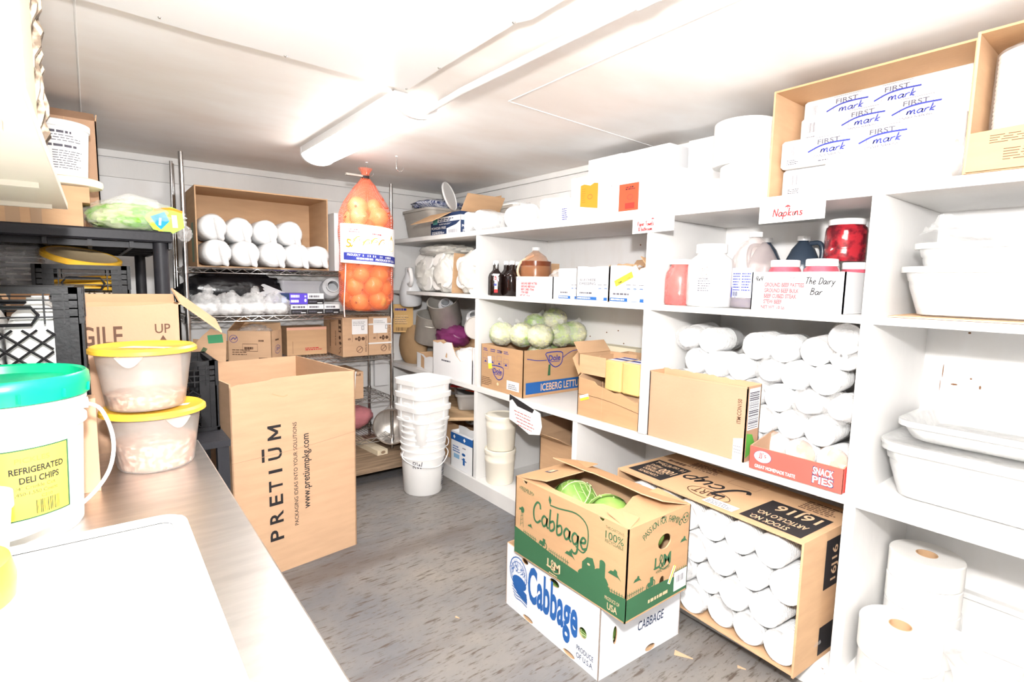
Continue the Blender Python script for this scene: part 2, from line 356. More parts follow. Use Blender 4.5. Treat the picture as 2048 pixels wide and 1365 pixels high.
# ---------------------------------------------------------------- cartons
def rnd_edge(x0, x1, z, amp, n, seed):
    r = random.Random(seed)
    return [(x0+(x1-x0)*i/n, z+(r.uniform(-amp, amp) if 0 < i < n else 0)) for i in range(n+1)]
def carton(name, label, FL, z, L, W, H, yaw=-90, m=KR, mi=None, closed=False, flaps=(), prints=None, tops=None, holes=None, group=None, cat='box', t=.005, openface=None, tilt=None, flapmat=None):
    """FL: front-left bottom corner as seen facing the front; L along the front, W deep. flaps: (side, angle, length[, holes]); angle 0 upright, 90 flat outwards, -80 folded in.
    prints: {face: fn(mb, plane, w, h)}; tops: {side: top outline}; holes {side: [...]}; openface drops one side"""
    mi = mi or KRI; ya = math.radians(yaw); ux, uy = math.cos(ya), math.sin(ya)
    cx = FL[0]+ux*L/2-uy*W/2; cy = FL[1]+uy*L/2+ux*W/2
    tops = tops or {}; holes = holes or {}; prints = prints or {}; a, b = L/2, W/2
    FR = {'front': ((-a, -b, 0), (1,0,0), L), 'right': ((a, -b, 0), (0,1,0), W), 'back': ((a, b, 0), (-1,0,0), L), 'left': ((-a, b, 0), (0,-1,0), W)}
    mb = MB()
    if closed:
        mb.box((-a, -b, 0), (a, b, H), m)
    else:
        for sd, (o, u, ln) in FR.items():
            if sd == openface: continue
            topl = tops.get(sd) or [(0, H), (ln, H)]
            mb.slab([(0, 0), (ln, 0)]+topl[::-1], holes.get(sd, []), t, m, o, u, (0,0,1), mi)
        if openface != 'bottom': mb.box((-a+t, -b+t, 0), (a-t, b-t, t), mi)
        if openface in ('front', 'back'): mb.box((-a+t+.0003, -b, H-t), (a-t-.0003, b-t-.0003, H), m)
    for sd, fn in prints.items():
        if sd == 'top': fn(mb, Plane((-a, -b, H), (1,0,0), (0,1,0)), L, W)
        else: o, u, ln = FR[sd]; fn(mb, Plane(o, u, (0,0,1)), ln, H)
    rot = (0, 0, ya) if not tilt else (tilt[0], tilt[1], ya)
    if not flaps:
        return single(mb, name, label, cat, (cx, cy, z), rot=rot, group=group)
    r = thing(name, label, cat, (cx, cy, z), group=group, rot=rot)
    mb.out('carton_body', r)
    for fl in flaps:
        sd, an, ln2 = fl[:3]; o, u, ln = FR[sd]; u = Vector(u); o = Vector(o)+Vector((0,0,H)); n = u.cross(Vector((0,0,1)))
        v = Vector((0,0,1))*math.cos(math.radians(an))+n*math.sin(math.radians(an)); fm = MB()
        ol = fl[3] if len(fl) > 3 and fl[3] else [(.002, 0), (ln-.002, 0), (ln-.006, ln2), (.006, ln2)]
        fm.slab(ol, fl[5] if len(fl) > 5 else [], .004, flapmat or m, o, u, v, mi)
        if len(fl) > 4 and fl[4]: fl[4](fm, Plane(o, u, v), ln, ln2)
        fm.out('flap', r)
    return r
# ================================================================ setting
CZ = 2.305; RX = 2.70; BY = 4.45; LX = -.48; FY = -1.3
def floor_mat():
    m = mat('worn_grey_floor', (.150, .152, .160), .45, bump=.1, bscale=30, spec=.3)
    nt = m.node_tree; N = nt.nodes; L = nt.links; b = N['Principled BSDF']
    tc = [n for n in N if n.type == 'TEX_COORD'][0]; cur = b.inputs['Base Color'].links[0].from_socket
    for sc, st, lo_, hi_, col in ((1.3, (1, 1, 1), .40, .68, (.25, .225, .20)), (9, (1, 6, 1), .55, .64, (.095, .074, .058)), (24, (1, 4, 1), .58, .66, (.12, .095, .078)), (1.0, (.30, 2.6, 1), .55, .75, (.115, .09, .074)), (90, (1, 2, 1), .74, .76, (.55, .46, .36))):
        mp = N.new('ShaderNodeMapping'); mp.inputs['Scale'].default_value = st; mp.inputs['Rotation'].default_value = (0, 0, .12); L.new(tc.outputs['Object'], mp.inputs[0])
        nz = N.new('ShaderNodeTexNoise'); nz.inputs['Scale'].default_value = sc; nz.inputs['Detail'].default_value = 7; nz.inputs['Roughness'].default_value = .62; L.new(mp.outputs[0], nz.inputs['Vector'])
        mr = N.new('ShaderNodeMapRange'); mr.inputs['From Min'].default_value = lo_; mr.inputs['From Max'].default_value = hi_; L.new(nz.outputs['Fac'], mr.inputs['Value'])
        mx = N.new('ShaderNodeMixRGB'); mx.inputs[2].default_value = (*col, 1); L.new(mr.outputs[0], mx.inputs[0]); L.new(cur, mx.inputs[1]); cur = mx.outputs[0]
    L.new(cur, b.inputs['Base Color']); return m
CEIL = mat('stained_ceiling_paint', (.88, .87, .855), .5, vscale=1.6, stretch=(1, 1.8, 1), col2=(.80, .745, .70), thr=(.34, .66), spec=.3, bump=.06, bscale=8)
WALLM = mat('old_white_wall', (.80, .795, .79), .5, vscale=5, col2=(.74, .71, .68), thr=(.25, .5), bump=.15, bscale=14, stretch=(1, 1, .35))
mb = MB(); mb.box((LX-.1, FY-.1, -.1), (RX+.1, BY+.1, 0), floor_mat()); struct(mb, 'floor')
mb = MB(); mb.box((LX-.1, FY-.1, CZ), (RX+.1, BY+.1, CZ+.1), CEIL); struct(mb, 'ceiling')
for nm, a, b in (('wall_back', (LX-.1, BY, 0), (RX+.1, BY+.1, CZ)), ('wall_left', (LX-.1, FY, 0), (LX, BY, CZ))):
    mb = MB(); mb.box(a, b, WALLM); struct(mb, nm)
# ceiling sheet with screws, caulk seams and cornice boards
PAN = mat('ceiling_sheet_white', (.82, .82, .82), .4, var=.03, vscale=2)
mb = MB(); y1 = 2.085; x1 = 1.062
edge = [(LX, y1-.03), (.09, y1-.03), (.33, y1-.008), (.58, y1-.006), (.85, y1+.005), (x1, y1+.012), (x1-.008, 1.8), (x1-.012, 1.35), (x1+.01, 1.30), (x1+.008, 1.2), (x1, .4), (x1, FY), (LX, FY)]
mb.slab(edge, [], .010, PAN, (0, 0, CZ-.012), (1, 0, 0), (0, 1, 0)); t1 = struct(mb, 'trim_1')
for x, y in ((.577, 2.07), (1.055, 2.08), (1.045, 1.80), (1.042, 1.35), (.2, 2.03)):
    mb = MB(); mb.lathe([(0, -.014), (.004, -.013), (.010, -.004), (.011, 0)], CHR, 12); o = mb.out('screw', t1); o.location = (x, y, CZ-.012)
mb = MB()
for p in ([(1.50, 1.97), (2.1, 2.0), (RX-.01, 2.03)], [(1.50, 1.97), (1.485, 1.5), (1.47, .9), (1.46, -.5)], [(-.003, 2.1), (-.007, 3.3), (-.012, BY-.03)]):
    mb.tube([(x, y, CZ) for x, y in p], .0035, WP, 6)
struct(mb, 'trim_2')
mb = MB(); mb.box((LX, BY-.022, CZ-.045), (RX, BY, CZ), WP); mb.box((LX, BY-.014, CZ-.17), (RX, BY, CZ-.052), WP); struct(mb, 'trim_3', bevel=.003)
mb = MB(); mb.box((RX-.022, FY, CZ-.04), (RX, BY-.022, CZ), WP); mb.box((RX-.012, FY, CZ-.15), (RX, BY-.022, CZ-.048), WP); struct(mb, 'trim_4', bevel=.003)
mb = MB(); mb.box((RX-.03, FY, .10), (RX, .66, .30), WP); mb.box((RX-.04, FY, .29), (RX, .66, .315), WP); struct(mb, 'baseboard_right', bevel=.004)
# ---------------------------------------------------------------- built-in shelving
D = 2.076
sh = thing('wall_shelving', 'white painted wooden shelving built along the whole right wall', 'shelving', (0, 0, 0))
YN = -.55
for y0, y1, z0, z1 in ((3.03, 3.07, .1, 1.815), (1.588, 1.628, .775, 1.815), (2.045, 2.082, .1, .735), (.664, .702, .1, 1.815), (YN, YN+.04, .1, 1.815)):
    mb = MB(); mb.box((D+.0025, y0, z0), (RX, y1, z1), WP); mb.out('upright', sh, bevel=.002)
def shelf(z1, t, y0=YN, y1=BY, x=D):
    mb = MB()
    def top(u, v): return (x+(RX-x)*v, y0+(y1-y0)*u, z1)
    mb.box((x, y0, z1-t), (RX, y1, z1), WP); mb.out('shelf', sh, bevel=.003)
shelf(1.85, .035); shelf(1.41, .027); shelf(.772, .038)
mb = MB(); mb.box((D+.012, YN, .082), (RX, BY, .10), WP); mb.out('bottom_shelf', sh)
mb = MB(); mb.box((D-.012, YN, 0), (D+.012, BY, .099), WP)
DIRT = mat('rust_stain', (.20, .10, .05), .8)
P = Plane((D-.012, .9, 0), (0, -1, 0), (0, 0, 1)); r = random.Random(5)
for i in range(10):
    x = .12+r.uniform(0, .22); y = .06+r.uniform(0, .03); q = [(x+r.uniform(-.012, .012), y+r.uniform(-.008, .008)) for _ in range(3)]; poly(mb, P, q, DIRT)
mb.out('kick_board', sh)
mb = MB(); mb.box((RX, FY, 0), (RX+.1, BY, CZ), WALLM); P = Plane((RX-.0, .66, 0), (0, -1, 0), (0, 0, 1))
for x, y, sx_, sy_ in ((.10, 1.13, .012, .004), (.15, 1.16, .004, .004), (.18, 1.13, .004, .008), (.33, 1.1, .012, .005), (.36, 1.08, .01, .003), (.13, 1.34, .005, .004), (.17, 1.355, .005, .003), (.06, 1.18, .002, .03), (.055, 1.12, .0015, .025)):
    ell(mb, P, x, y, sx_, sy_, DIRT, n=7)
for x, y in ((1.15-2.8, 1.20), (-1.9, 1.14), (-1.75, 1.18), (-1.6, 1.12), (-1.35, 1.62), (-1.3, 1.7), (-1.5, 1.75)): ell(mb, P, x, y, .006, .005, DIRT, n=6)
struct(mb, 'wall_right')
# ---------------------------------------------------------------- ceiling light, conduit, hooks
LENS = mat('lit_diffuser', (.9, .9, .9), .4, emit=LAMP)
lt = thing('ceiling_light', 'long white wraparound fluorescent light with lit lens on ceiling', 'light', (1.15, 2.85, CZ))
prof = [(.100*math.cos(a), -.035-.062*math.sin(a)) for a in [math.pi*i/14 for i in range(15)]]
mb = MB(); ya, yb = -.63, .64
vs = [(x, ya, z) for x, z in prof]+[(x, yb, z) for x, z in prof]; n = len(prof)
mb.add(vs, [(i, i+1, n+i+1, n+i) for i in range(n-1)], LENS); mb.out('diffuser', lt)
mb = MB(); mb.box((-.104, ya, -.042), (.104, yb, 0), PL); mb.out('housing', lt)
for y, s in ((ya-.022, 1), (yb, 1)):
    mb = MB(); cap = [(1.05*x, z*1.03) for x, z in prof]+[(-.105, 0), (.105, 0)]
    mb.slab([(-x, z) for x, z in cap][::-1], [], .024, PL, (0, y, 0), (-1, 0, 0), (0, 0, 1)); mb.out('end_cap', lt, bevel=.003)
mb = MB(); pth = [(1.195, 2.20, 2.240), (1.205, 1.9, 2.262), (1.228, 1.0, 2.276), (1.235, FY, 2.276)]
mb.tube(pth, .0135, WP, 12); 
o = thing('conduit', 'white painted electrical conduit running from light end along ceiling', 'conduit', (0, 0, 0)); 
mb = MB(); mb.tube(pth, .0135, WP, 12); mb.out('pipe', o)
mb = MB(); mb.tube([(1.2275, 1.03, 2.276), (1.2285, .96, 2.276)], .019, WP, 12); mb.out('coupling', o)
mb = MB(); mb.tube([(1.194, 2.222, 2.239), (1.196, 2.185, 2.241)], .019, WP, 12); mb.out('connector', o)
def hook(x, y, label, n=1.0):
    mb = MB(); q = [(0, 0, 0), (0, 0, -.05*n)]+[(.022*n-.022*n*math.cos(a), 0, -.07*n-.024*n*math.sin(a)) for a in [math.pi*i/8 for i in range(9)]]
    mb.tube(smooth(q, 3), .0032, CHR, 8); mb.lathe([(.0, -.004), (.009, -.003), (.009, 0)], PL, 10)
    return single(mb, 'ceiling_hook', label, 'hook', (x, y, CZ), yaw=-20)
hook(1.527, 3.61, 'steel cup hook in ceiling holding the onion sack', 1.0); hook(1.60, 3.30, 'empty steel cup hook in ceiling right of the light')
# ================================================================ top shelf of the wall shelving (z = 1.85), far end first
ZT = 1.85
def tub(name, label, loc, L, W, H, yaw=0, m=GREY, lid=None, cat='tub', taper=.9, group=None, rim=.012):
    t = thing(name, label, cat, loc, yaw, group); mb = MB(); a, b = L/2, W/2; rings = []
    def rr(sc, z, ins=0):
        r = min(a, b)*.28; pts = []
        for cx, cy, a0 in ((a-r, b-r, 0), (-a+r, b-r, 90), (-a+r, -b+r, 180), (a-r, -b+r, 270)):
            for k in range(5):
                an = math.radians(a0+22.5*k); pts.append(((cx+r*math.cos(an))*sc+ins*math.cos(an), (cy+r*math.sin(an))*sc+ins*math.sin(an), z))
        return pts
    seq = [(taper*.9, 0, 0), (taper*.96, .006, 0), (taper+.5*(1-taper), H*.6, 0), (taper+.55*(1-taper), H*.7, 0), (1-.02, H*.72, 0), (1-.005, H-.02, 0), (1, H-.02, rim), (1, H, rim), (1, H, 0), (.975, H-.004, 0), (taper*.93, .008, 0)]
    vs = []
    for sc, z, ins in seq: vs += rr(sc, z, ins)
    n = 20; fs = [tuple(range(n))[::-1], tuple(range((len(seq)-1)*n, len(seq)*n))]
    for i in range(len(seq)-1):
        for k in range(n): fs.append((i*n+k, i*n+(k+1) % n, (i+1)*n+(k+1) % n, (i+1)*n+k))
    mb.add(vs, fs, m); mb.out('tub_body', t, ang=50)
    if lid:
        mb = MB(); vs = rr(1.0, H+.001, rim+.003)+rr(1.0, H+.012, rim+.003)+rr(.95, H+.014, 0)+rr(.93, H+.008, 0)
        fs = [tuple(range(n))[::-1], tuple(range(3*n, 4*n))]+[(i*n+k, i*n+(k+1) % n, (i+1)*n+(k+1) % n, (i+1)*n+k) for i in range(3) for k in range(n)]
        mb.add(vs, fs, lid); mb.out('lid', t, ang=50)
    return t
tub('bus_tub', 'grey plastic bus tub at the far end of top shelf', (2.36, 4.05, ZT), .50, .46, .235, 90, GREY)
mb = MB(); mb.blob((0, 0, .045), (.20, .17, .045), mat('blue_tarp', (.06, .08, .20), .5, vscale=22, col2=(.7, .72, .78), thr=(.48, .52), stretch=(1, 9, 1)), amp=.3, sc=3, seed=4, ridge=True)
single(mb, 'folded_tarp', 'crumpled blue and white striped sheet on the far grey tub', 'tarp', (2.36, 4.05, ZT+.237))
LIDM = mat('lid_white', (.82, .80, .77), .45)
def lid(name, label, loc, r, m=LIDM, rot=(0, 0, 0), cat='lid', group=None, h=.014):
    mb = MB(); mb.lathe([(0, 0), (r*.96, 0), (r, .003), (r, h), (r*.95, h+.003), (r*.92, h-.004), (0, h-.004)], m, 40)
    return single(mb, name, label, cat, loc, rot=rot, group=group)
o = lid('container_lid', 'white oval lid leaning upright behind the navy glove carton', (2.30, 3.80, ZT+.33), .12, PL, (1.25, .35, .5))
tub('bus_tub', 'tan grey bus tub with lid behind the navy glove carton', (2.565, 3.36, ZT), .46, .22, .22, 90, GREY, LIDM)
def glove(mb, P, w, h):
    rect(mb, P, .0, 0, w, h, NAVY); rect(mb, P, 0, h*.60, w, h*.24, LBL, 1); poly(mb, P, [(w*.55, 0), (w, 0), (w, h*.60), (w*.86, h*.42), (w*.55, h*.28)], LBL, 1)
    text(mb, P, 'POWDER FREE', w*.03, h*.27, h*.12, LBL, 2, bold=.02, w=w*.5); lines(mb, P, w*.05, h*.05, w*.45, h*.14, 3, LBL, 3, k=2)
    rect(mb, P, w*.08, h*.52, w*.16, h*.30, mat('teal_ink', (.10, .36, .33), .6), 2); lines(mb, P, w*.28, h*.63, w*.55, h*.16, 2, NAVY, 5, k=2, fill=.6); lines(mb, P, w*.3, h*.47, w*.5, h*.08, 2, LBL, 7, k=2); bars(mb, P, w*.6, h*.05, w*.3, h*.16, NAVY, 4, k=2)
def navyin(mb, P, w, h): rect(mb, P, .003, .003, w-.006, h-.006, NAVY)
carton('glove_carton', 'open navy and white powder free glove carton on top shelf', (2.10, 3.73), ZT, .43, .34, .155, m=WC, mi=KR2, flaps=[('front', 118, .15, [(.0, 0), (.30, 0), (.26, .16), (-.05, .17)]), ('right', 35, .14), ('back', 10, .15), ('left', 100, .12)], prints={'front': glove, 'right': glove}, flapmat=KR2)
# wrapped foam bundles
def bundle(name, label, loc, n, r, ln, yaw, cat='cups', group=None, mfilm=None, ax=90):
    t = thing(name, label, cat, loc, yaw, group); mb = MB()
    for i in range(n):
        mb.T = Matrix.Translation((0, (i-(n-1)/2)*r*1.9, r))@Matrix.Rotation(math.radians(ax), 4, 'Y')
        pr_ = []
        for k in range(13): pr_ += [(r*.93, -ln/2+ln*k/13), (r*.96, -ln/2+ln*(k+.5)/13)]
        mb.lathe([(0, -ln/2)]+pr_+[(r*.93, ln/2), (0, ln/2)], FOAM, 24)
    mb.T = Matrix(); mb.out('foam_cups', t)
    mb = MB(); mb.blob((0, 0, r+.004), (ln/2*1.16, n*r*1.02, r*1.12), mfilm or FILM, 40, 22, .07, 4, seed=n+r*90, ridge=True, flat=r); mb.out('plastic_wrap', t)
    return t
bundle('foam_bundle', 'wide plastic bundle of white foam cups beside glove carton', (2.24, 3.19, ZT), 2, .075, .22, 0)
bundle('foam_bundle', 'small knotted plastic bag of white foam on top shelf', (2.24, 2.77, ZT), 1, .08, .2, 90)
def roll(name, label, loc, r, h, core=.02, m=TISS, cat='roll', group=None, wrap=False):
    t = thing(name, label, cat, loc, 0, group); mb = MB()
    mb.lathe([(core, .004), (r-.004, 0), (r, .004), (r, h-.004), (r-.004, h), (core, h-.002)], m, 44); mb.out('paper_roll', t)
    mb = MB(); mb.lathe([(core+.001, .004), (core+.001, h-.001), (core-.002, h-.001), (core-.002, .004)], KR2, 24); mb.out('cardboard_core', t)
    if wrap: mb = MB(); mb.lathe([(0, -.001), (r+.004, 0), (r+.006, h*.5), (r+.003, h+.001), (r*.6, h+.006), (0, h+.004)], FILM, 40, wob=.03, seed=h); mb.out('plastic_wrap', t)
    return t
roll('paper_roll', 'short white wrapped roll left of the white cartons', (2.30, 2.49, ZT), .115, .16, .022, PAPER, wrap=True)
def blueprt(mb, P, w, h): lines(mb, P, w*.1, h*.15, w*.8, h*.5, 6, BLUI, 8)
carton('napkin_pack', 'small white pack with blue print beside the orange sticker carton', (2.19, 2.345), ZT, .07, .2, .145, m=WC, closed=True, prints={'front': blueprt}, cat='pack')
def ors(mb, P, w, h):
    q = [(w*.26, h*.32), (w*.72, h*.24), (w*.72, h*.80), (w*.62, h*.82), (w*.52, h*.77), (w*.36, h*.82), (w*.26, h*.80)]; poly(mb, P, q, ORG)
    lines(mb, P, w*.3, h*.4, w*.1, h*.35, 7, mat('dark_orange_ink', (.7, .2, .01), .7), 2, k=1); ring(mb, P, w*.52, h*.52, w*.06, h*.05, .002, REDI, 1)
def rds(mb, P, w, h):
    rect(mb, P, w*.22, h*.10, w*.42, h*.56, REDS); lines(mb, P, w*.36, h*.53, w*.22, h*.08, 2, BLACK, 4, k=1, fill=.7); rect(mb, P, w*.36, h*.14, w*.20, h*.12, mat('bright_red', (.95, .03, .02), .6), 1)
    ring(mb, P, w*.46, h*.38, w*.06, h*.05, .002, REDI, 1); stroke(mb, P, [(w*.02, h*.62), (w*.05, h*.68), (w*.04, h*.56)], .002, GREYI)
carton('white_carton', 'closed white carton with an orange sticker on front', (2.15, 2.225), ZT, .285, .40, .236, m=WC, closed=True, prints={'front': ors})
carton('white_carton', 'closed white carton with a red sticker on front', (2.15, 1.938), ZT, .30, .42, .240, m=WC, closed=True, prints={'front': rds})
carton('white_carton', 'narrow plain white carton lying on the orange stickered one', (2.42, 2.36), ZT+.24, .265, .24, .16, m=WC, closed=True)
carton('white_carton', 'long plain white carton lying on the red stickered one', (2.42, 2.09), ZT+.242, .315, .24, .155, m=WC, closed=True)
carton('white_carton', 'tall plain white carton behind the two big paper towel rolls', (2.48, 1.70), ZT, .34, .2, .40, m=WC, closed=True)
roll('paper_towel_roll', 'big white paper towel roll, upper of the stacked two', (2.27, 1.275, ZT+.172), .128, .185, .022, PAPER)
roll('paper_towel_roll', 'big white paper towel roll at bottom, under another roll', (2.27, 1.235, ZT), .128, .171, .022, PAPER)
carton('white_carton', 'white carton standing between towel rolls and napkin carton', (2.30, 1.135), ZT, .06, .3, .36, m=WC, closed=True)
# napkin carton: a big open carton on its side with printed packs
carton('napkin_carton', 'big open tan carton on its side full of napkin packs', (2.115, 1.08), ZT, .61, .56, .405, m=CAB, openface='front', t=.007)
def fm(nseed, off):
    def f(mb, P, w, h):
        bars(mb, P, w*.06, h*.42, w*.055, h*.36, GREYI, nseed); lines(mb, P, w*.05, h*.12, w*.08, h*.2, 3, GREYI, nseed+1)
        for i in range(3):
            x = w*(off+.30*i)
            if x+.14 > w: break
            stroke(mb, P, [(x+.016, h*.40), (x+.016, h*.92), (x+.112, h*.92), (x+.112, h*.40)], .0018, GREYI, 1, sm=1)
            text(mb, P, 'FIRST', x+.024, h*.68, h*.16, GREYI, 1, sx=1.35, bold=.04); stroke(mb, P, [(x-.008, h*.46), (x+.035, h*.62), (x+.08, h*.67), (x+.135, h*.66)], .006, BLUI, 2)
            script(mb, P, 'mark', x+.035, h*.38, h*.24, .0042, BLUI, 2, shear=.3, sx=1.5); text(mb, P, 'DINNER NAPKINS', x+.012, h*.24, h*.085, GREYI, 1, w=.10, bold=.03); lines(mb, P, x+.03, h*.1, .07, h*.08, 1, GREYI, i, k=1)
    return f
def pack(x, y, z, L, seed, label, off):
    t = thing('napkin_pack', label, 'pack', (x+.12, y-L/2, z), -90, 'white printed napkin packs'); mb = MB(); mb.box((-L/2, -.12, 0), (L/2, .12, .106), WC, .014)
    fm(seed, off)(mb, Plane((-L/2, -.1205, 0), (1, 0, 0), (0, 0, 1)), L, .106); mb.out('paper_wrapper', t, ang=60)
pack(2.185, 1.062, ZT+.008, .555, 1, 'napkin pack at the bottom of carton, behind the white roll', .72); pack(2.165, 1.065, ZT+.116, .57, 2, 'napkin pack second from bottom, sticking out furthest in front', .20)
pack(2.285, 1.052, ZT+.224, .545, 3, 'napkin pack third from bottom in big carton', .30); pack(2.30, 1.050, ZT+.292, .54, 4, 'napkin pack on top of stack in big carton', .18)
def wroll(label, loc, r, ln, rot, name='wrapped_roll'):
    t = thing(name, label, 'roll', loc, rot=rot); mb = MB(); mb.lathe([(0, -ln/2), (r*.96, -ln/2), (r, -ln/2+.01), (r, ln/2-.01), (r*.96, ln/2), (0, ln/2)], PAPER, 36); mb.out('paper_roll', t)
    mb = MB(); mb.lathe([(r*.3, -ln/2-.004), (r+.004, -ln/2), (r+.006, 0), (r+.004, ln/2), (r*.95, ln/2+.03), (r*.4, ln/2+.05)], FILM, 40, wob=.05, seed=ln); mb.out('plastic_wrap', t); return t
wroll('thick white wrapped roll lying in front of the napkin packs', (2.155, .685, ZT+.066), .062, .36, (math.pi/2, 0, 0))
# foam plate carton at right
carton('foam_carton', 'open tan carton standing on end beside the napkin packs', (2.06, .462), ZT, .42, .5, .40, m=CAB, openface='front', t=.007, prints={})
def ffp(mb, P, w, h): lines(mb, P, w*.12, h*.62, w*.6, h*.22, 4, BROWN, 3, fill=.3); lines(mb, P, w*.2, h*.2, w*.5, h*.3, 5, BROWN, 6, fill=.3)
mb = MB(); mb.slab([(0, 0), (.41, 0), (.41, .125), (.2, .118), (.004, .11)], [], .006, CAB, (0, 0, 0), (1, 0, 0), (0, 0, 1)); ffp(mb, Plane((0, 0, 0), (1, 0, 0), (0, 0, 1)), .41, .12)
single(mb, 'cardboard_sheet', 'loose printed cardboard panel across front of the foam carton', 'cardboard', (2.052, .457, ZT+.002), yaw=-90)
for i in range(2):
    t = thing('foam_plate_stack', ('tall plastic wrapped stack of white foam plates left in end carton', 'tall plastic wrapped stack of white foam plates right in end carton')[i], 'plates', (2.22, .345-.2*i, ZT+.01)); mb = MB(); mb.lathe([(0, 0)]+sum([[(.092, .003+.0125*k), (.095, .009+.0125*k)] for k in range(28)], [])+[(0, .356)], FOAM, 36); mb.out('foam_plates', t)
    mb = MB(); mb.lathe([(.06, -.002), (.098, 0), (.102, .18), (.099, .352), (.06, .372), (.02, .376)], FILM, 36, wob=.05, seed=i); mb.out('plastic_wrap', t)
# shelf signs
def sign(label, y0, y1, z0, z1, fn, name='shelf_sign'):
    mb = MB(); w_, h = y0-y1, z1-z0; mb.slab([(0, 0), (w_, .004), (w_, h), (0, h-.004)], [], .002, PAPER, (0, 0, 0), (1, 0, 0), (0, 0, 1)); fn(mb, Plane((0, 0, 0), (1, 0, 0), (0, 0, 1)), w_, h)
    single(mb, name, label, 'sign', (2.068, y0, z0), yaw=-90)
def umb(mb, P, x, y, s):
    poly(mb, P, [(x-s, y), (x-s*.8, y+s*.55), (x, y+s*.95), (x+s*.8, y+s*.55), (x+s, y), (x+s*.3, y+s*.18), (x-s*.3, y+s*.18)], REDI); rect(mb, P, x-s*.12, y-s*.6, s*.24, s*.8, REDI, 1)
def s1(mb, P, w, h):
    umb(mb, P, w*.5, h*.80, h*.11); script(mb, P, 'Paper Towels', w*.13, h*.46, h*.27, .0032, REDI, sx=.78); script(mb, P, '& bathroom', w*.16, h*.16, h*.24, .0032, REDI, sx=.85)
def s2(mb, P, w, h):
    umb(mb, P, w*.45, h*.66, h*.13); script(mb, P, 'Napkins', w*.22, h*.28, h*.36, .0046, REDI, sx=1.12, shear=.12)
sign('white paper sign handwritten Paper Towels hanging off top shelf', 1.708, 1.473, 1.745, 1.822, s1); sign('white paper sign handwritten Napkins in red on top shelf', 1.082, .842, 1.748, 1.830, s2)
# ================================================================ second shelf (z = 1.41), first bay
Z2 = 1.411
GLASS = mat('dark_sauce_glass', (.012, .006, .005), .12, spec=.6)
def vessel(name, label, loc, prof, m, cap=None, liquid=None, label_fn=None, handle=None, n=36, sq=0, yaw=0, cat='bottle', group=None, capm=PL, hm=None, liqm=None):
    t = thing(name, label, cat, loc, yaw, group); mb = MB(); mb.lathe(prof, m, n, sq=sq); mb.out('vessel_body', t, ang=60)
    if cap: mb = MB(); mb.lathe(cap, capm, 28); mb.out('cap', t)
    if liquid: mb = MB(); mb.lathe([(0, .004)]+liquid+[(0, liquid[-1][1])], liqm, n, sq=sq); mb.out('contents', t, ang=60)
    if label_fn: mb = MB(); label_fn(mb); mb.out('printed_label', t)
    if handle: mb = MB(); mb.tube(smooth(handle[0], 4), handle[1], hm or m, 10); mb.out('handle', t)
    return t
def a1lab(r):
    def f(mb):
        P = Cyl(r, .02, math.pi-.75)
        rect(mb, P, 0, 0, .062, .125, LBL); rect(mb, P, 0, .0, .062, .022, REDI, 1); rect(mb, P, .004, .045, .03, .016, BLUI, 1); text(mb, P, 'A1', .008, .075, .036, REDI, 1, bold=.03); lines(mb, P, .042, .03, .014, .08, 8, GREYI, 3, k=1); rect(mb, P, .004, .012, .05, .012, YELI, 1)
    return f
bp = [(0, 0), (.038, 0), (.041, .004), (.041, .125), (.036, .145), (.018, .168), (.0145, .18), (.0145, .215), (0, .215)]; bc = [(.0, .207), (.017, .207), (.017, .229), (.015, .232), (0, .232)]
vessel('sauce_bottle', 'dark steak sauce bottle showing its A1 label on the shelf', (2.135, 2.905, Z2), bp, GLASS, bc, label_fn=a1lab(.041), sq=3, yaw=52)
spots = [((2.185, 3.005-.022), 'leftmost dark sauce bottle, beside the shelf upright'), ((2.215, 2.90), 'dark sauce bottle just right of the labelled one'), ((2.20, 2.815), 'rightmost dark sauce bottle, beside the kraft pouch box'), ((2.29, 2.98), 'dark sauce bottle in back row, left'), ((2.315, 2.90), 'dark sauce bottle in back row, second')]
for (x, y), l in spots: vessel('sauce_bottle', l, (x, y, Z2), bp, GLASS, bc, sq=3)
def bibp(mb, P, w, h): lines(mb, P, w*.12, h*.70, w*.7, h*.12, 1, BLACK, 5, fill=.8); lines(mb, P, w*.1, h*.3, w*.8, h*.36, 5, BROWN, 3)
carton('kraft_carton', 'narrow kraft carton with black print behind the sauce bottles', (2.365, 2.845), Z2, .095, .2, .225, m=KR2, closed=True, prints={'front': bibp})
JUGB = film('amber_jug_plastic', (.62, .30, .14), clear=.66, rough=.2, bump=.02); TEA = mat('brown_liquid', (.16, .045, .02), .15)
def jugprof(r, h, nk=.02): return [(0, .002), (r*.92, 0), (r, .012), (r, h*.56), (r*.95, h*.64), (r*.62, h*.82), (nk*1.2, h*.915), (nk, h*.93), (nk, h*.965), (0, h*.965)]
def jugcap(h, nk=.02): return [(0, h*.935), (nk*1.35, h*.935), (nk*1.35, h*.998), (nk*1.2, h), (0, h)]
vessel('juice_jug', 'large amber jug of dark brown liquid with white cap', (2.335, 2.735, Z2), jugprof(.108, .325), JUGB, jugcap(.325), [(.10, .004), (.104, .02), (.104, .232)], handle=([(-.10, .02, .10), (-.125, .035, .16), (-.10, .03, .225), (-.02, .0, .27)], .009), cat='jug', liqm=TEA, hm=film('amber_handle', (.85, .55, .38), clear=.15))
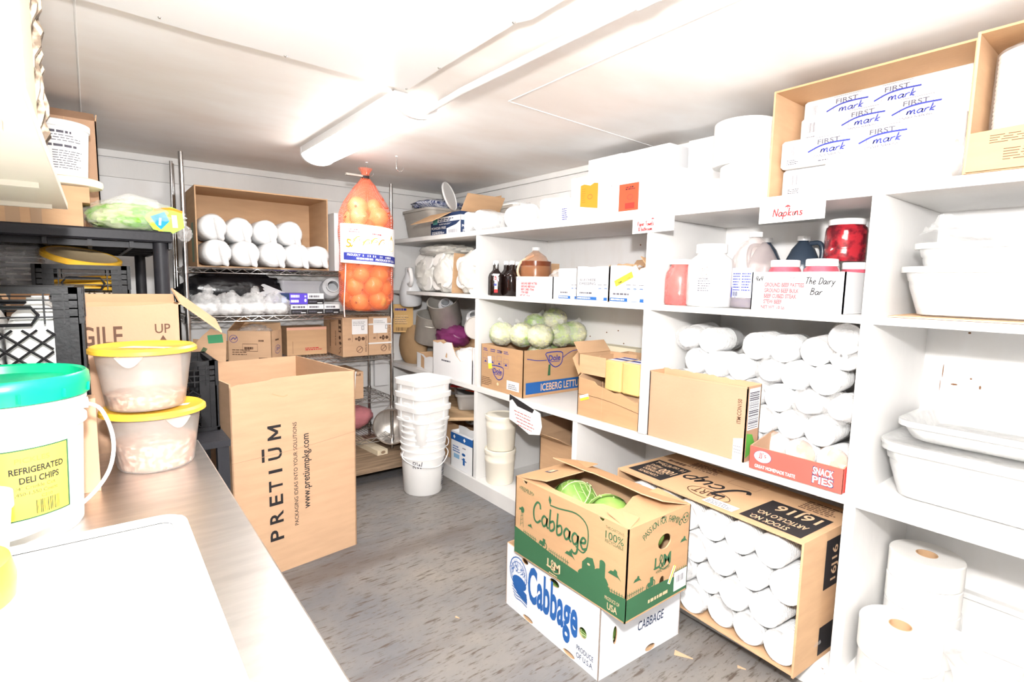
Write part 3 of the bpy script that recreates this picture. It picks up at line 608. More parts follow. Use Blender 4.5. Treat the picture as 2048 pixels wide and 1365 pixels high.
def gbp(big):
    def f(mb, P, w, h):
        c = PINKI; B_ = .10
        for i, s in enumerate(('GROUND BEEF PATTIES', 'GROUND BEEF BULK', 'BEEF CUBED STEAK', 'STEW BEEF')):
            y = h*(.62-.145*i); text(mb, P, s, w*.155, y, h*.098, c, bold=B_, w=w*(.44, .39, .37, .21)[i])
            if i: stroke(mb, P, [(w*.105, y), (w*.13, y), (w*.13, y+h*.07), (w*.105, y+h*.07)], .0014, c, 1, True, 1)
            else: rect(mb, P, w*.04, y, w*.10, .0016, c)
        text(mb, P, 'NET WT. 10 Lb.', w*.13, h*.05, h*.078, c, bold=B_, w=w*.28)
        if big:
            script(mb, P, '4x4', w*.045, h*.76, h*.14, .0032, BLACK, shear=.2); script(mb, P, 'The Dairy', w*.60, h*.70, h*.17, .0034, BLACK, shear=.2, sx=.95); script(mb, P, 'Bar', w*.66, h*.44, h*.17, .0034, BLACK, shear=.2, sx=1.1)
        else: stroke(mb, P, [(w*.03, h*.78), (w*.045, h*.92), (w*.04, h*.8), (w*.06, h*.79), (w*.075, h*.92), (w*.085, h*.78)], .002, BLUI)
        stroke(mb, P, [(w*.44, h*.92), (w*.445, h*.86), (w*.47, h*.84), (w*.50, h*.87)], .002, GREYI)
    return f
carton('white_carton', 'shallow white ground beef carton in front of the brown jug', (2.125, 2.68), Z2, .352, .10, .128, m=WC, mi=WC, prints={'front': gbp(False)})
PPACK = mat('purple_packets', (.45, .22, .30), .3, vscale=16, col2=(.72, .62, .64), thr=(.4, .6))
carton('kraft_carton', 'open kraft carton of purple packets behind white dressing cartons', (2.47, 2.56), Z2, .64, .20, .145, m=KR2, flaps=[('back', -12, .10, [(.0, 0), (.64, 0), (.30, .02), (.22, .10), (.0, .11)])])
mb = MB(); mb.blob((0, 0, .0), (.09, .27, .06), PPACK, 30, 16, .16, 6, seed=3, ridge=True)
single(mb, 'packet_bag', 'clear bag of purple packets heaped in the kraft carton', 'bag', (2.57, 2.22, Z2+.115))
mb = MB(); mb.blob((0, 0, 0), (.06, .10, .075), FILM, 24, 14, .25, 5, seed=8, ridge=True); mb.T = Matrix(); single(mb, 'plastic_bag', 'crinkled clear plastic bag right of the brown jug', 'bag', (2.33, 2.49, Z2+.085))
def dress(words, sticker=False, seed=1):
    def f(mb, P, w, h):
        for i, s in enumerate(words): text(mb, P, s, w*.36, h*(.58-.11*i), h*.07, GREYI, align='c', w=w*.5, bold=.03)
        rect(mb, P, w*.03, h*.03, w*(.62 if not sticker else .5), h*.085, BLU2); lines(mb, P, w*.06, h*.05, w*.5, h*.045, 1, LBL, seed+3, k=2, fill=.9); lines(mb, P, w*.12, h*.2, w*.5, h*.06, 1, GREYI, seed, fill=.8); rect(mb, P, w*.03, h*.02, w*.94, h*.012, BLU2)
        rect(mb, P, w*.86, h*.03, w*.1, h*.08, BLU2)
        for i in range(3 if sticker else 2):
            x = w*((.55 if sticker else .74)+.17*i)
            if x > w*.95: break
            ring(mb, P, x, h*.38, w*.06, h*.035, .0014, BLU2); rect(mb, P, x-w*.04, h*.36, w*.08, h*.02, BLU2); lines(mb, P, x-w*.06, h*.46, w*.12, h*.05, 1, GREYI, i)
        lines(mb, P, w*.5, h*.9, w*.35, h*.03, 1, GREYI, seed)
        if sticker: rect(mb, P, w*.20, h*.42, w*.52, h*.17, YELI, 2, rot=24); lines(mb, P, w*.28, h*.50, w*.1, h*.05, 1, BLACK, 2, rot=24, k=3, fill=.8); lines(mb, P, w*.50, h*.62, w*.12, h*.05, 1, REDI, 4, rot=24, k=3)
    return f
tr = rnd_edge
carton('dressing_carton', 'plain narrow white carton, left of the blue cheese one', (2.135, 2.292), Z2, .158, .28, .175, m=WC, prints={'front': dress((), seed=3)}, closed=True)
carton('dressing_carton', 'white blue cheese dressing carton with torn open top', (2.122, 2.132), Z2, .24, .28, .183, m=WC, mi=KR2, prints={'front': dress(('BLUE CHEESE', 'DRESSING'), seed=4)}, tops={'front': tr(0, .24, .183, .003, 7, 2), 'right': tr(0, .28, .19, .012, 8, 4), 'back': tr(0, .24, .20, .012, 8, 5)})
carton('dressing_carton', 'white dressing carton with yellow sticker and torn top', (2.120, 1.888), Z2, .235, .28, .187, m=WC, mi=KR2, prints={'front': dress((), True, 5)}, tops={'front': [(0, .187), (.10, .186), (.15, .18), (.17, .188), (.19, .16), (.2, .17), (.235, .178)], 'back': tr(0, .235, .20, .012, 8, 6), 'left': tr(0, .28, .19, .01, 8, 7)}, flaps=[('right', -50, .06, tr(0, .28, 0, 0, 1, 1)+tr(.26, .02, .07, .015, 7, 3))], flapmat=KR2)
# ---------------------------------------------------------------- second bay
REDL = mat('red_drink', (.62, .04, .05), .15); REDT = film('red_jug_plastic', (.80, .22, .20), clear=.5, rough=.2, bump=.02)
vessel('drink_jug', 'small red tinted jug with handle and white cap', (2.20, 1.515, Z2), [(0, .002), (.066, 0), (.07, .01), (.07, .12), (.066, .15), (.045, .185), (.045, .2), (0, .2)], REDT, [(0, .19), (.052, .19), (.052, .213), (0, .214)], [(.064, .005), (.066, .045)], handle=([(-.03, -.05, .02), (-.055, -.075, .06), (-.055, -.075, .12), (-.03, -.05, .16)], .007), cat='jug', liqm=REDL)
MILK = film('milky_jar_plastic', (.78, .78, .78), clear=.3, rough=.35, bump=.01)
def gaz(mb):
    P = Cyl(.0975, .06, math.pi-.08); rect(mb, P, 0, 0, .075, .13, LBL); lines(mb, P, .01, .01, .055, .06, 6, GREYI, 4); stroke(mb, P, [(.03, .12), (.014, .11), (.018, .09), (.03, .095), (.026, .108), (.04, .10), (.046, .115), (.05, .095)], .002, BROWN); stroke(mb, P, [(.014, .082), (.034, .085), (.02, .064), (.04, .07), (.044, .083), (.05, .064)], .002, BROWN)
vessel('storage_jar', 'big empty cloudy white plastic jar with wide cap', (2.17, 1.340, Z2), [(0, .002), (.09, 0), (.098, .01), (.098, .175), (.092, .205), (.062, .228), (.06, .25), (0, .25)], MILK, [(0, .236), (.066, .236), (.066, .272), (.063, .275), (0, .275)], label_fn=gaz, cat='jar')
CLJ = film('clear_jug_plastic', (.70, .60, .58), clear=.72, rough=.12, bump=.02); COLA = mat('grape_syrup', (.05, .06, .12), .15)
def suglab(mb):
    P = Cyl(.0955, .045, math.pi-.55); rect(mb, P, 0, 0, .10, .125, mat('pale_blue_label', (.55, .58, .78), .5)); lines(mb, P, .01, .03, .04, .08, 7, BLUI, 2); lines(mb, P, .055, .03, .04, .08, 7, BLUI, 6); poly(mb, P, [(0, 0), (.03, 0), (0, .05)], BLUI, 1); bars(mb, P, .012, .006, .03, .02, BLACK, 3, k=2)
vessel('syrup_jug', 'clear one gallon jug with blue label and dark syrup at bottom', (2.25, 1.185, Z2), jugprof(.095, .325), CLJ, jugcap(.325), [(.088, .004), (.091, .012), (.091, .042)], label_fn=suglab, handle=([(0, .035, .285), (0, .075, .26), (0, .092, .2), (0, .09, .15)], .008), cat='jug', liqm=COLA)
DK = mat('black_jug_plastic', (.035, .05, .075), .25, spec=.5)
hd = lambda s: ([(0, s*.03, .295), (0, s*.07, .295), (0, s*.085, .26), (0, s*.078, .19), (0, s*.06, .17)], .011)
vessel('syrup_jug', 'dark blue black jug at back, handle on its left', (2.60, 1.315, Z2), jugprof(.078, .33), DK, jugcap(.33), handle=hd(1), cat='jug'); vessel('syrup_jug', 'dark blue black jug at back, handle on its right', (2.60, 1.140, Z2), jugprof(.078, .33), DK, jugcap(.33), handle=hd(-1), cat='jug')
carton('white_carton', 'white ground beef carton marked The Dairy Bar holding jars', (2.115, 1.118), Z2, .345, .37, .152, m=WC, mi=WC, prints={'front': gbp(True)})
CHER = mat('red_cherries', (.30, .012, .02), .12, vscale=28, col2=(.10, .004, .01), thr=(.42, .58), spec=.6, coat=.6)
def jar(label, loc, r, h, m=CHER):
    return vessel('cherry_jar', label, loc, [(0, .002), (r*.94, 0), (r, .01), (r, h*.30), (r*.985, h*.32), (r, h*.34), (r, h*.72), (r*.96, h*.8), (r*.8, h*.87), (r*.8, h*.9), (0, h*.9)], m, [(0, h*.86), (r*.88, h*.86), (r*.88, h*.985), (r*.84, h), (0, h)], cat='jar')
JP = mat('pink_cherry_jar', (.55, .10, .14), .15, vscale=25, var=.4)
jar('pink jar with white lid, left one in Dairy Bar carton', (2.235, 1.045, Z2+.006), .062, .196, JP); jar('pink jar with white lid, middle of the Dairy Bar carton', (2.235, .905, Z2+.006), .064, .198, JP); jar('pink jar with white lid, right end of the Dairy Bar carton', (2.355, .832, Z2+.006), .05, .188, JP)
jar('pink jar under the big cherry jar in Dairy Bar carton', (2.40, .96, Z2+.006), .062, .194, JP)
jar('large jar of red cherries standing on another jar', (2.40, .890, Z2+.20), .074, .168, CHER)
# ---------------------------------------------------------------- third bay, upper: clear tubs
mb = MB(); mb.slab([(0, 0), (.58, .0), (.585, 1.05), (.3, 1.07), (.0, 1.05)], [], .004, KR, (0, 0, 0), (1, 0, 0), (0, 1, 0)); single(mb, 'cardboard_sheet', 'thin cardboard sheet under the clear tubs on second shelf', 'cardboard', (2.088, -.42, Z2+.0045))
tub('food_tub', 'long frosted clear tub, lower of nested pair on cardboard sheet', (2.40, .225, Z2+.005), .80, .49, .165, 90, TUBP, taper=.94); tub('food_tub', 'long frosted clear tub nested inside the tub below it', (2.415, .225, Z2+.09), .76, .42, .16, 90, TUBP, taper=.93)
mb = MB(); mb.sheet(lambda u, v: Vector((-.2+.4*v, -.36+.72*u, .02+.05*math.sin(u*7)*v+.03*noise.noise(Vector((u*9, v*9, 2)))+.06*(1-abs(2*v-1)))), FILM, 40, 26); single(mb, 'plastic_wrap', 'crumpled sheet of clear plastic over the nested clear tubs', 'plastic wrap', (2.42, .24, Z2+.255))
# ================================================================ third shelf (z = .773)
Z3 = .773
def shield(mb, P, x, y, s):
    stroke(mb, P, [(x-s, y+s*.62), (x+s*.8, y+s*.62), (x+s, y+s*.1), (x+s*.8, y-s*.5), (x+s*.1, y-s*.75), (x-s*.6, y-s*.3), (x-s*.9, y+s*.2)], s*.1, BLUI, 1, True, 3); text(mb, P, 'Dole', x, y-s*.12, s*.5, BLUI, 1, bold=.05, align='c', w=s*1.45); rect(mb, P, x-s*.65, y-s*.26, s*1.3, s*.06, BLUI)
def dole1(mb, P, w, h):
    for i in range(4):
        x = w*(.06+.16*i+(.02 if i else 0)); hh = (.26, .20, .24, .2)[i]; lines(mb, P, x, h*.86, w*.12, h*.08, 2, BLUI, i+1)
        stroke(mb, P, [(x, h*.55), (x+w*.11, h*.55), (x+w*.11, h*(.55+hh)), (x, h*(.55+hh))], .0016, BLUI, 1, True, 1); rect(mb, P, x, h*(.55+hh/2), w*.11, .0016, BLUI); poly(mb, P, [(x+.01, h*.60), (x+w*.09, h*.60), (x+w*.055, h*.65)], BLUI)
    shield(mb, P, w*.42, h*.42, w*.14); lines(mb, P, w*.03, h*.08, w*.26, h*.2, 5, BROWN, 4, fill=.35); rect(mb, P, w*.64, h*.10, w*.28, h*.20, LBL); lines(mb, P, w*.68, h*.13, w*.2, h*.12, 3, GREYI, 4, k=2)
    rect(mb, P, w*.20, h*.46, w*.09, h*.28, LBL, 2, rot=9); rect(mb, P, w*.20, h*.46, w*.09, h*.12, YELI, 3, rot=9); ell(mb, P, w*.43, h*.16, w*.025, h*.035, YELP, 2)
def dole2(mb, P, w, h):
    rect(mb, P, w*.04, h*.06, w*.95, h*.25, BLU2); text(mb, P, 'ICEBERG LETTUCE', w*.26, h*.105, h*.155, KRT, 2, bold=.03, w=w*.70); shield(mb, P, w*.46, h*.77, w*.125)
    stroke(mb, P, [(w*.05, h*.82), (w*.2, h*.77), (w*.34, h*.76)], .005, BLUI); stroke(mb, P, [(w*.59, h*.79), (w*.75, h*.92), (w*.98, h*.93)], .005, BLUI); poly(mb, P, [(w*.36, h*.42), (w*.40, h*.42), (w*.40, h*.66), (w*.37, h*.66)], GRNI, 1)
carton('lettuce_carton', 'tan iceberg lettuce carton with blue band full of lettuce', (2.10, 3.018), Z3, .463, .575, .302, m=CAB, prints={'front': dole1, 'right': dole2}, holes={'front': [[(.20, .275), (.215, .262), (.235, .262), (.245, .275)]]})
CRINK = film('crinkled_film', clear=.74, rough=.08, bump=1.0, bscale=40)
LET = mat('iceberg_lettuce', (.26, .44, .05), .4, vscale=5, col2=(.70, .70, .40), thr=(.42, .58), bump=.9, bscale=14, stretch=(1, 1, .5)); LETP = mat('pale_lettuce', (.70, .68, .46), .4, vscale=5, col2=(.34, .46, .10), thr=(.38, .55), bump=.9, bscale=14, stretch=(1, 1, .5))
def lettuce(label, loc, r, m, seed):
    t = thing('lettuce', label, 'lettuce', loc, seed*50, 'plastic wrapped iceberg lettuces'); mb = MB(); mb.blob((0, 0, 0), (r, r, r*.9), m, 40, 30, .15, 3.6, seed=seed, ridge=True); mb.out('leaves', t, ang=80)
    mb = MB(); mb.blob((0, 0, 0), (r*1.10, r*1.10, r*1.0), CRINK, 44, 30, .07, 6, seed=seed, ridge=True); mb.tube([(r*.3, 0, r*.85), (r*.4, .01, r*1.1), (r*.6, .02, r*1.15)], [.02, .008, .02], FILM, 8); mb.out('plastic_wrap', t); return t
zl = Z3+.262
for i, (x, y, dz, r, m, l) in enumerate(((2.208, 2.925, .112, .08, LETP, 'pale wrapped lettuce at the left end of carton'), (2.288, 2.80, .112, .081, LET, 'wrapped lettuce second from left in front row'), (2.34, 2.675, .112, .081, LET, 'bright green wrapped lettuce at the front corner of carton'), (2.52, 2.665, .116, .082, LETP, 'wrapped lettuce right of the bright green one'), (2.605, 2.63, .125, .082, LET, 'wrapped lettuce at the right end of carton'), (2.45, 2.85, .172, .078, LET, 'dark green wrapped lettuce behind, peeking over front row'), (2.56, 2.83, .05, .085, LET, 'wrapped lettuce hidden at the back of carton'), (2.53, 2.745, .212, .08, LETP, 'wrapped lettuce on top with brown stem end'), (2.40, 2.74, -.03, .085, LET, 'wrapped lettuce buried under the top ones'))): lettuce(l, (x, y, zl+dz), r, m, i+1)
def cbx(mb, P, w, h): rect(mb, P, w*.45, h*.2, w*.22, h*.6, GRNI); lines(mb, P, w*.47, h*.42, w*.17, h*.25, 1, LBL, 4, k=2, fill=.8); rect(mb, P, w*.7, h*.2, w*.02, h*.6, GRNI)
carton('cream_carton', 'cream coloured carton with green print standing at back', (2.60, 2.50), Z3, .42, .09, .335, m=mat('cream_card', (.80, .74, .56), .7), closed=True, prints={'front': cbx})
# butter carton
def butp(mb, P, w, h): rect(mb, P, w*.06, h*.36, w*.16, h*.13, LBL, 1, rot=20); rect(mb, P, w*.06, h*.36, w*.16, h*.06, YELI, 2, rot=20); stroke(mb, P, [(0, h*.52), (w*.3, h*.54), (w*.62, h*.5), (w, h*.40)], .002, BROWN, 1); stroke(mb, P, [(w*.42, 0), (w*.43, h*.96)], .002, KR2, 1)
carton('butter_carton', 'torn open tan carton holding yellow butter packs', (2.10, 2.07), Z3, .428, .42, .225, m=CAB, prints={'front': butp}, tops={'front': [(0, .213), (.12, .205), (.14, .19), (.26, .165), (.30, .172), (.40, .140), (.428, .15)], 'left': [(0, .33), (.25, .32), (.42, .213)], 'right': [(0, .16), (.42, .33)], 'back': [(0, .33), (.428, .33)]},
       flaps=[('left', 30, .12, [(.25, .10), (.42, 0), (.42, .10), (.26, .20)])])
carton('kraft_carton', 'upper tan carton shell with flaps folded out around the butter', (2.125, 2.095), Z3+.232, .20, .26, .105, yaw=-90, m=KR2, openface='right', flaps=[('left', 40, .08)])
BUT = mat('butter_wrapper', (.74, .50, .20), .5, vscale=9, var=.18, bump=.1)
for i in range(2):
    t = thing('butter_pack', ('yellow butter pack at left in the torn tan carton', 'yellow butter pack at right in the torn tan carton')[i], 'butter', (2.21, 1.845-.118*i, Z3+.165), -90); mb = MB(); mb.box((-.056, -.085, 0), (.056, .085, .165), BUT, .012); mb.out('wrapper', t)
    mb = MB(); P = Plane((-.056, -.085, .165), (1, 0, 0), (0, 1, 0)); rect(mb, P, .008, .01, .096, .15, LBL); rect(mb, P, .008, .05, .096, .035, BLUI, 1); rect(mb, P, .008, .12, .096, .03, BLUI, 1); mb.out('printed_top', t)
mb = MB(); mb.box((-.12, -.17, 0), (.12, .17, .155), KRI); single(mb, 'cardboard_filler', 'folded cardboard packed under the butter packs', 'cardboard', (2.29, 1.855, Z3+.008))
# flat carton in front of cups
def flp(mb, P, w, h):
    text(mb, P, 'ITM:CON150', w*.955, h*.50, .018, BROWN, rot=90, w=.105, bold=.02)
    q = [(w*.90, 0), (w*.985, .0), (w*.985, h*.32), (w*.90, h*.29)]; poly(mb, P, q, LBL, 1); bars(mb, P, w*.905, .01, w*.07, h*.24, GREYI, 4, vert=True, k=2); stroke(mb, P, [(0, h*.985), (w*.5, h*.975), (w, h*.985)], .003, KRI, 1)
def flr(mb, P, w, h): rect(mb, P, .012, h*.42, w*.8, h*.55, LBL); bars(mb, P, .015, h*.44, w*.7, h*.5, GREYI, 9, vert=True, k=2); poly(mb, P, [(.01, h*.05), (w*.5, h*.1), (w*.75, h*.2), (w*.5, h*.35), (.01, h*.38)], mat('leaf_green', (.10, .38, .06), .6), 1)
carton('flat_carton', 'slim open tan carton standing in front of the cup pile', (2.095, 1.583), Z3, .492, .112, .320, m=KRP, prints={'front': flp, 'right': flr}, tops={'back': tr(0, .492, .324, .004, 24, 3), 'front': [(0, .318), (.15, .312), (.2, .317), (.492, .320)]})
def snk(mb, P, w, h):
    rect(mb, P, .001, 0, w-.002, h, REDP); ell(mb, P, w*.155, h*.62, w*.105, h*.27, NAVY, 1); ell(mb, P, w*.155, h*.62, w*.098, h*.25, LBL, 2); text(mb, P, "JJ's", w*.155, h*.60, h*.20, REDI, 3, bold=.03, align='c', w=w*.09); text(mb, P, 'Bakery', w*.155, h*.48, h*.07, REDI, 3, align='c', w=w*.08)
    text(mb, P, 'GREAT HOMEMADE TASTE', w*.07, h*.10, h*.14, LBL, 2, bold=.03, w=w*.46)
    for s, y in (('SNACK', .50), ('PIES', .14)):
        text(mb, P, s, w*.70, h*y, h*.32, NAVY, 1, bold=.09, w=w*.222); text(mb, P, s, w*.708, h*(y+.02), h*.28, LBL, 2, bold=.04, w=w*.205)
REDP = mat('snack_box_red', (.80, .10, .08), .5, var=.05)
carton('snack_pie_box', 'red snack pies tray box on shelf edge below the cups', (2.062, 1.049), Z3, .343, .24, .092, m=REDP, mi=KRP, prints={'front': snk}, tops={'back': [(0, .10), (.30, .105), (.345, .08)], 'left': [(0, .105), (.06, .125), (.24, .092)], 'right': [(0, .092), (.05, .10), (.1, .088), (.24, .1)]})
# piles of foam cup sleeves: one master, then copies
def cup_sleeve(r, ncup, tail=True, mouth=True):
    t = thing('cup_sleeve', 'x', 'cups'); mb = MB(); pitch = .0125; dpt = r*1.55
    pf = [(0, -dpt*.92), (r*.66, -dpt*.92), (r*.93, -.004), (r*.985, .001), (r, -.004), (r*.985, -.010)] if mouth else [(0, -.0), (r*.70, 0), (r*.74, -.008)]
    if mouth:
        for k in range(1, ncup): pf += [(r*.945, -pitch*k), (r*.99, -pitch*k-.002), (r*.985, -pitch*k-.007)]
        zb = -pitch*ncup; pf += [(r*.93, zb), (r*.70, zb-dpt), (0, zb-dpt)]
    else:
        pf = [(0, 0), (r*.68, 0), (r*.72, -.004), (r*.93, -dpt)]
        for k in range(ncup): pf += [(r*.945, -dpt-pitch*k), (r*.99, -dpt-pitch*k-.002), (r*.985, -dpt-pitch*k-.007)]
        pf += [(r*.98, -dpt-pitch*ncup), (0, -dpt-pitch*ncup)]
    mb.T = Matrix.Rotation(math.radians(-90), 4, 'Y'); mb.lathe(pf, FOAM, 30); mb.out('foam_cups', t, ang=30)
    mb = MB(); mb.T = Matrix.Rotation(math.radians(-90), 4, 'Y'); L = (ncup*pitch+dpt); q = r*1.035
    pf = [(.004, .05), (.02, .045), (.012, .022), (r*.45, .010), (r*.92, .006), (q, -.004), (q, -L*.4), (q*.99, -L*.7), (r*.8, -L), (.01, -L-.01)] if tail else [(.0, .007), (r*.6, .006), (r*.94, .005), (q, -.005), (q, -L*.4), (q*.99, -L*.7), (r*.8, -L), (.01, -L-.01)]
    mb.lathe(pf, CRINK, 30, wob=.10, seed=r*100+ncup); mb.out('plastic_sleeve', t, ang=80); return t
random.seed(11)
proto = None; G = 'foam cup sleeves piled behind the flat carton'; LB = 'plastic sleeve of white foam cups in the pile on middle shelf'
masters = [cup_sleeve(.0595, 12, False, True), cup_sleeve(.0595, 12, True, True), cup_sleeve(.0595, 12, False, False)]
used = [False]*3
def put(ms, us, i, loc, rot, label, group):
    o = ms[i] if not us[i] else dup(ms[i]); us[i] = True; o.location = loc; o.rotation_euler = rot; o['label'] = label
    if group: o['group'] = group
    elif 'group' in o.keys(): del o['group']
    return o
for row in range(5):
    ny = 7 if row % 2 == 0 else 6
    for k in range(ny):
        y = 1.515-(.118*k+(.059 if row % 2 else 0)); z = Z3+.058+.104*row
        if row == 4 and k in (2,): continue
        put(masters, used, random.choice((0, 0, 0, 1, 2)), (2.235+random.uniform(-.015, .02)+.008*row, y+random.uniform(-.004, .004), z), (random.uniform(-3, 3), random.uniform(-.05, .08), random.uniform(-.07, .07)), LB, G)
put(masters, used, 1, (2.24, .80, Z3+.575-.035), (1, .05, .25), 'cup sleeve with knotted bag end on top right of pile', None)
# third bay, middle: big clear tubs
tub('food_tub', 'large frosted clear tub with lid on the middle shelf at right', (2.43, .27, Z3+.001), .74, .50, .185, 90, TUBP, TUBP, taper=.92); tub('food_tub', 'shallow frosted tub stacked upside of the large clear tub', (2.45, .27, Z3+.2), .68, .42, .07, 90, TUBP, taper=.95)
# ================================================================ bottom shelf (z = .10)
ZB = .101
def pail(label, loc, r, h, m=CREAM, lidm=CREAM, name='food_pail'):
    t = thing(name, label, 'pail', loc, 0); mb = MB(); mb.lathe([(0, .001), (r*.84, 0), (r*.86, .006), (r*.93, h*.62), (r*.955, h*.64), (r*.955, h*.70), (r*.94, h*.72), (r*.95, h*.9), (0, h*.9)], m, 40); mb.out('pail_body', t)
    mb = MB(); mb.lathe([(r*.90, h*.88), (r, h*.885), (r, h*.985), (r*.97, h), (r*.93, h*.985), (r*.90, h*.965), (0, h*.965)], lidm, 40); mb.out('lid', t); return t
pail('cream plastic pail with lid at bottom, under another pail', (2.195, 2.905, ZB), .112, .243); pail('cream plastic pail with lid stacked upon the other pail', (2.20, 2.905, ZB+.241), .112, .243)
carton('kraft_carton', 'low tan carton at bottom under the open tan one', (2.275, 2.60), ZB, .40, .36, .105, m=KR2, closed=True)
carton('kraft_carton', 'open tan carton with raised flaps on the bottom shelf', (2.285, 2.585), ZB+.107, .32, .34, .285, m=KR2, flaps=[('front', 62, .15), ('left', 10, .12), ('back', 0, .12), ('right', 25, .10)])
mb = MB(); mb.blob((0, 0, 0), (.06, .07, .09), FILM, 22, 14, .25, 4, seed=2, ridge=True); single(mb, 'plastic_bag', 'clear plastic bag poking out of the open tan carton', 'bag', (2.45, 2.36, ZB+.40))
mb = MB(); P = Plane((0, 0, 0), (1, 0, 0), (0, 0, 1)); mb.slab([(0, 0), (.09, -.02), (.20, -.055), (.30, -.035), (.318, .02), (.30, .098), (.0, .165)], [], .002, PAPER, (0, 0, 0), (1, 0, 0), (0, 0, 1)); poly(mb, P, [(0, .165), (.245, .11), (.23, .085), (.08, .10), (.03, .135), (0, .12)], BLACK, 1)
for i in range(5): lines(mb, P, .05+.01*i, .065-.021*i, .21-.01*i, .014, 1, REDI, i+3, rot=-5, k=1, fill=.3)
single(mb, 'paper_note', 'white handwritten note with black tape hanging off shelf', 'note', (2.067, 2.645, .625), yaw=-90)
# foam cup carton
def jct(mb, P, w, h):
    # top face; plane x runs left to right of the opening, y to the back; print is upside down
    rect(mb, P, w*.03, h*.10, w*.22, h*.52, BLACK); T = lambda s, x, y, hh, ww, b=.03, m=KRT, k=2: text(mb, P, s, x, y, hh, m, k, rot=180, bold=b, w=ww)
    T('CONTENTS', w*.20, h*.20, h*.055, w*.12); T('CONTENIDO', w*.20, h*.29, h*.055, w*.13); T('1000', w*.235, h*.42, h*.12, w*.09); T('PIECES', w*.13, h*.36, h*.05, w*.07); T('PIEZAS', w*.13, h*.44, h*.05, w*.07); T('16 oz/473mL', w*.235, h*.57, h*.08, w*.19)
    rect(mb, P, w*.70, h*.06, w*.27, h*.56, BLACK); T('STOCK NO.', w*.90, h*.17, h*.08, w*.17); T('ARTÍCULO NO.', w*.945, h*.31, h*.08, w*.22); T('16J16', w*.945, h*.56, h*.15, w*.19)
    ring(mb, P, w*.49, h*.22, w*.11, h*.12, .004, BROWN); text(mb, P, 'DART', w*.56, h*.29, h*.13, BROWN, 1, rot=180, w=w*.15, bold=.01); 
    script(mb, P, 'cup', w*.50, h*.52, h*.26, .013, BLACK, 1, rot=180, shear=.25, sx=1.2); script(mb, P, 'J', w*.61, h*.58, h*.32, .02, BLACK, 1, rot=180, shear=.25, sx=1.2)
    rect(mb, P, w*.52, h*.03, w*.155, h*.13, LBL, 3); lines(mb, P, w*.53, h*.05, w*.13, h*.09, 3, GREYI, 4, k=4)
    lines(mb, P, w*.80, h*.68, w*.17, h*.25, 6, BROWN, 5); lines(mb, P, w*.06, h*.68, w*.12, h*.08, 1, BROWN, 2, fill=.8); lines(mb, P, w*.18, h*.72, w*.2, h*.2, 5, BROWN, 9)
    stroke(mb, P, [(w*.45, h*.66), (w*.60, h*.66), (w*.60, h*.9), (w*.45, h*.9)], .002, BROWN, 1, True, 1)
def jcr(mb, P, w, h): rect(mb, P, w*.38, h*.55, w*.3, h*.38, BLACK); rect(mb, P, w*.38, h*.04, w*.3, h*.22, BLACK); text(mb, P, '16J16', w*.58, h*.60, w*.09, KRT, 2, rot=90, bold=.03, w=h*.27)
carton('foam_cup_carton', 'large open carton on its side with sleeves of foam cups', (1.965, 1.648), ZB, .895, .44, .512, yaw=-93.5, m=KR2, mi=KR2, openface='front', t=.008, prints={'top': jct, 'right': jcr})
big = [cup_sleeve(.0625, 11, False, True), cup_sleeve(.0625, 11, True, True)]; ub = [False]*2
ux, uy = math.cos(math.radians(-93.5)), math.sin(math.radians(-93.5))
for row in range(4):
    n = 7 if row % 2 == 0 else 6
    for k in range(n):
        s = .075+.1255*k+(.063 if row % 2 else 0); ix = .015+random.uniform(-.02, .015)+(0 if row else .0)
        x = 1.965+ux*s-uy*ix; y = 1.648+uy*s+ux*ix
        put(big, ub, 1 if (row, k) in ((0, 5), (2, 3)) else 0, (x, y, ZB+.0755+.1145*row), (random.uniform(-3, 3), random.uniform(-.03, .06), math.radians(-3.5)+random.uniform(-.05, .05)), 'plastic sleeve of white foam cups packed in the carton', 'foam cup sleeves in the big carton')
# jumbo toilet rolls
def jumbo(label, loc, r, h, wrap=False): return roll('jumbo_paper_roll', label, loc, r, h, .034, TISS, 'roll', None, wrap)
for i, l in enumerate(('jumbo tissue roll lowest in the back stack', 'jumbo tissue roll second from bottom of back stack', 'jumbo tissue roll just below the top one', 'jumbo tissue roll on top of back stack, core showing')):
    jumbo(l, (2.46+.004*(i % 2), .535, ZB+.1*i), .118, .0985, i == 1)
jumbo('jumbo tissue roll at bottom of the front stack', (2.185, .52, ZB), .122, .113, True); jumbo('jumbo tissue roll on top of the front stack, core showing', (2.18, .525, ZB+.115), .122, .112)
mb = MB(); mb.sheet(lambda u, v: Vector((.05*math.sin(v*5)+.02*noise.noise(Vector((u*6, v*6, 1))), -.16*u-.02*math.sin(v*9), .30*v*(1-.3*u))), FILMW, 20, 24); single(mb, 'plastic_wrap', 'torn milky plastic wrap hanging beside the tissue rolls', 'plastic wrap', (2.22, .40, ZB+.01))
WG = mat('white_enamel', (.82, .82, .8), .3)
t = thing('enamel_pan', 'white pan with inside shade painted grey at the lower right corner', 'pan', (2.36, .05, ZB)); mb = MB(); mb.box((-.22, -.30, 0), (.22, .19, .10), WG, .05); mb.out('pan_body', t)
mb = MB(); mb.box((-.17, -.26, .1005), (.17, .15, .1025), GREY, .04); mb.out('pan_inside_shade', t)  # flat grey sheet stands in for the shade inside the pan
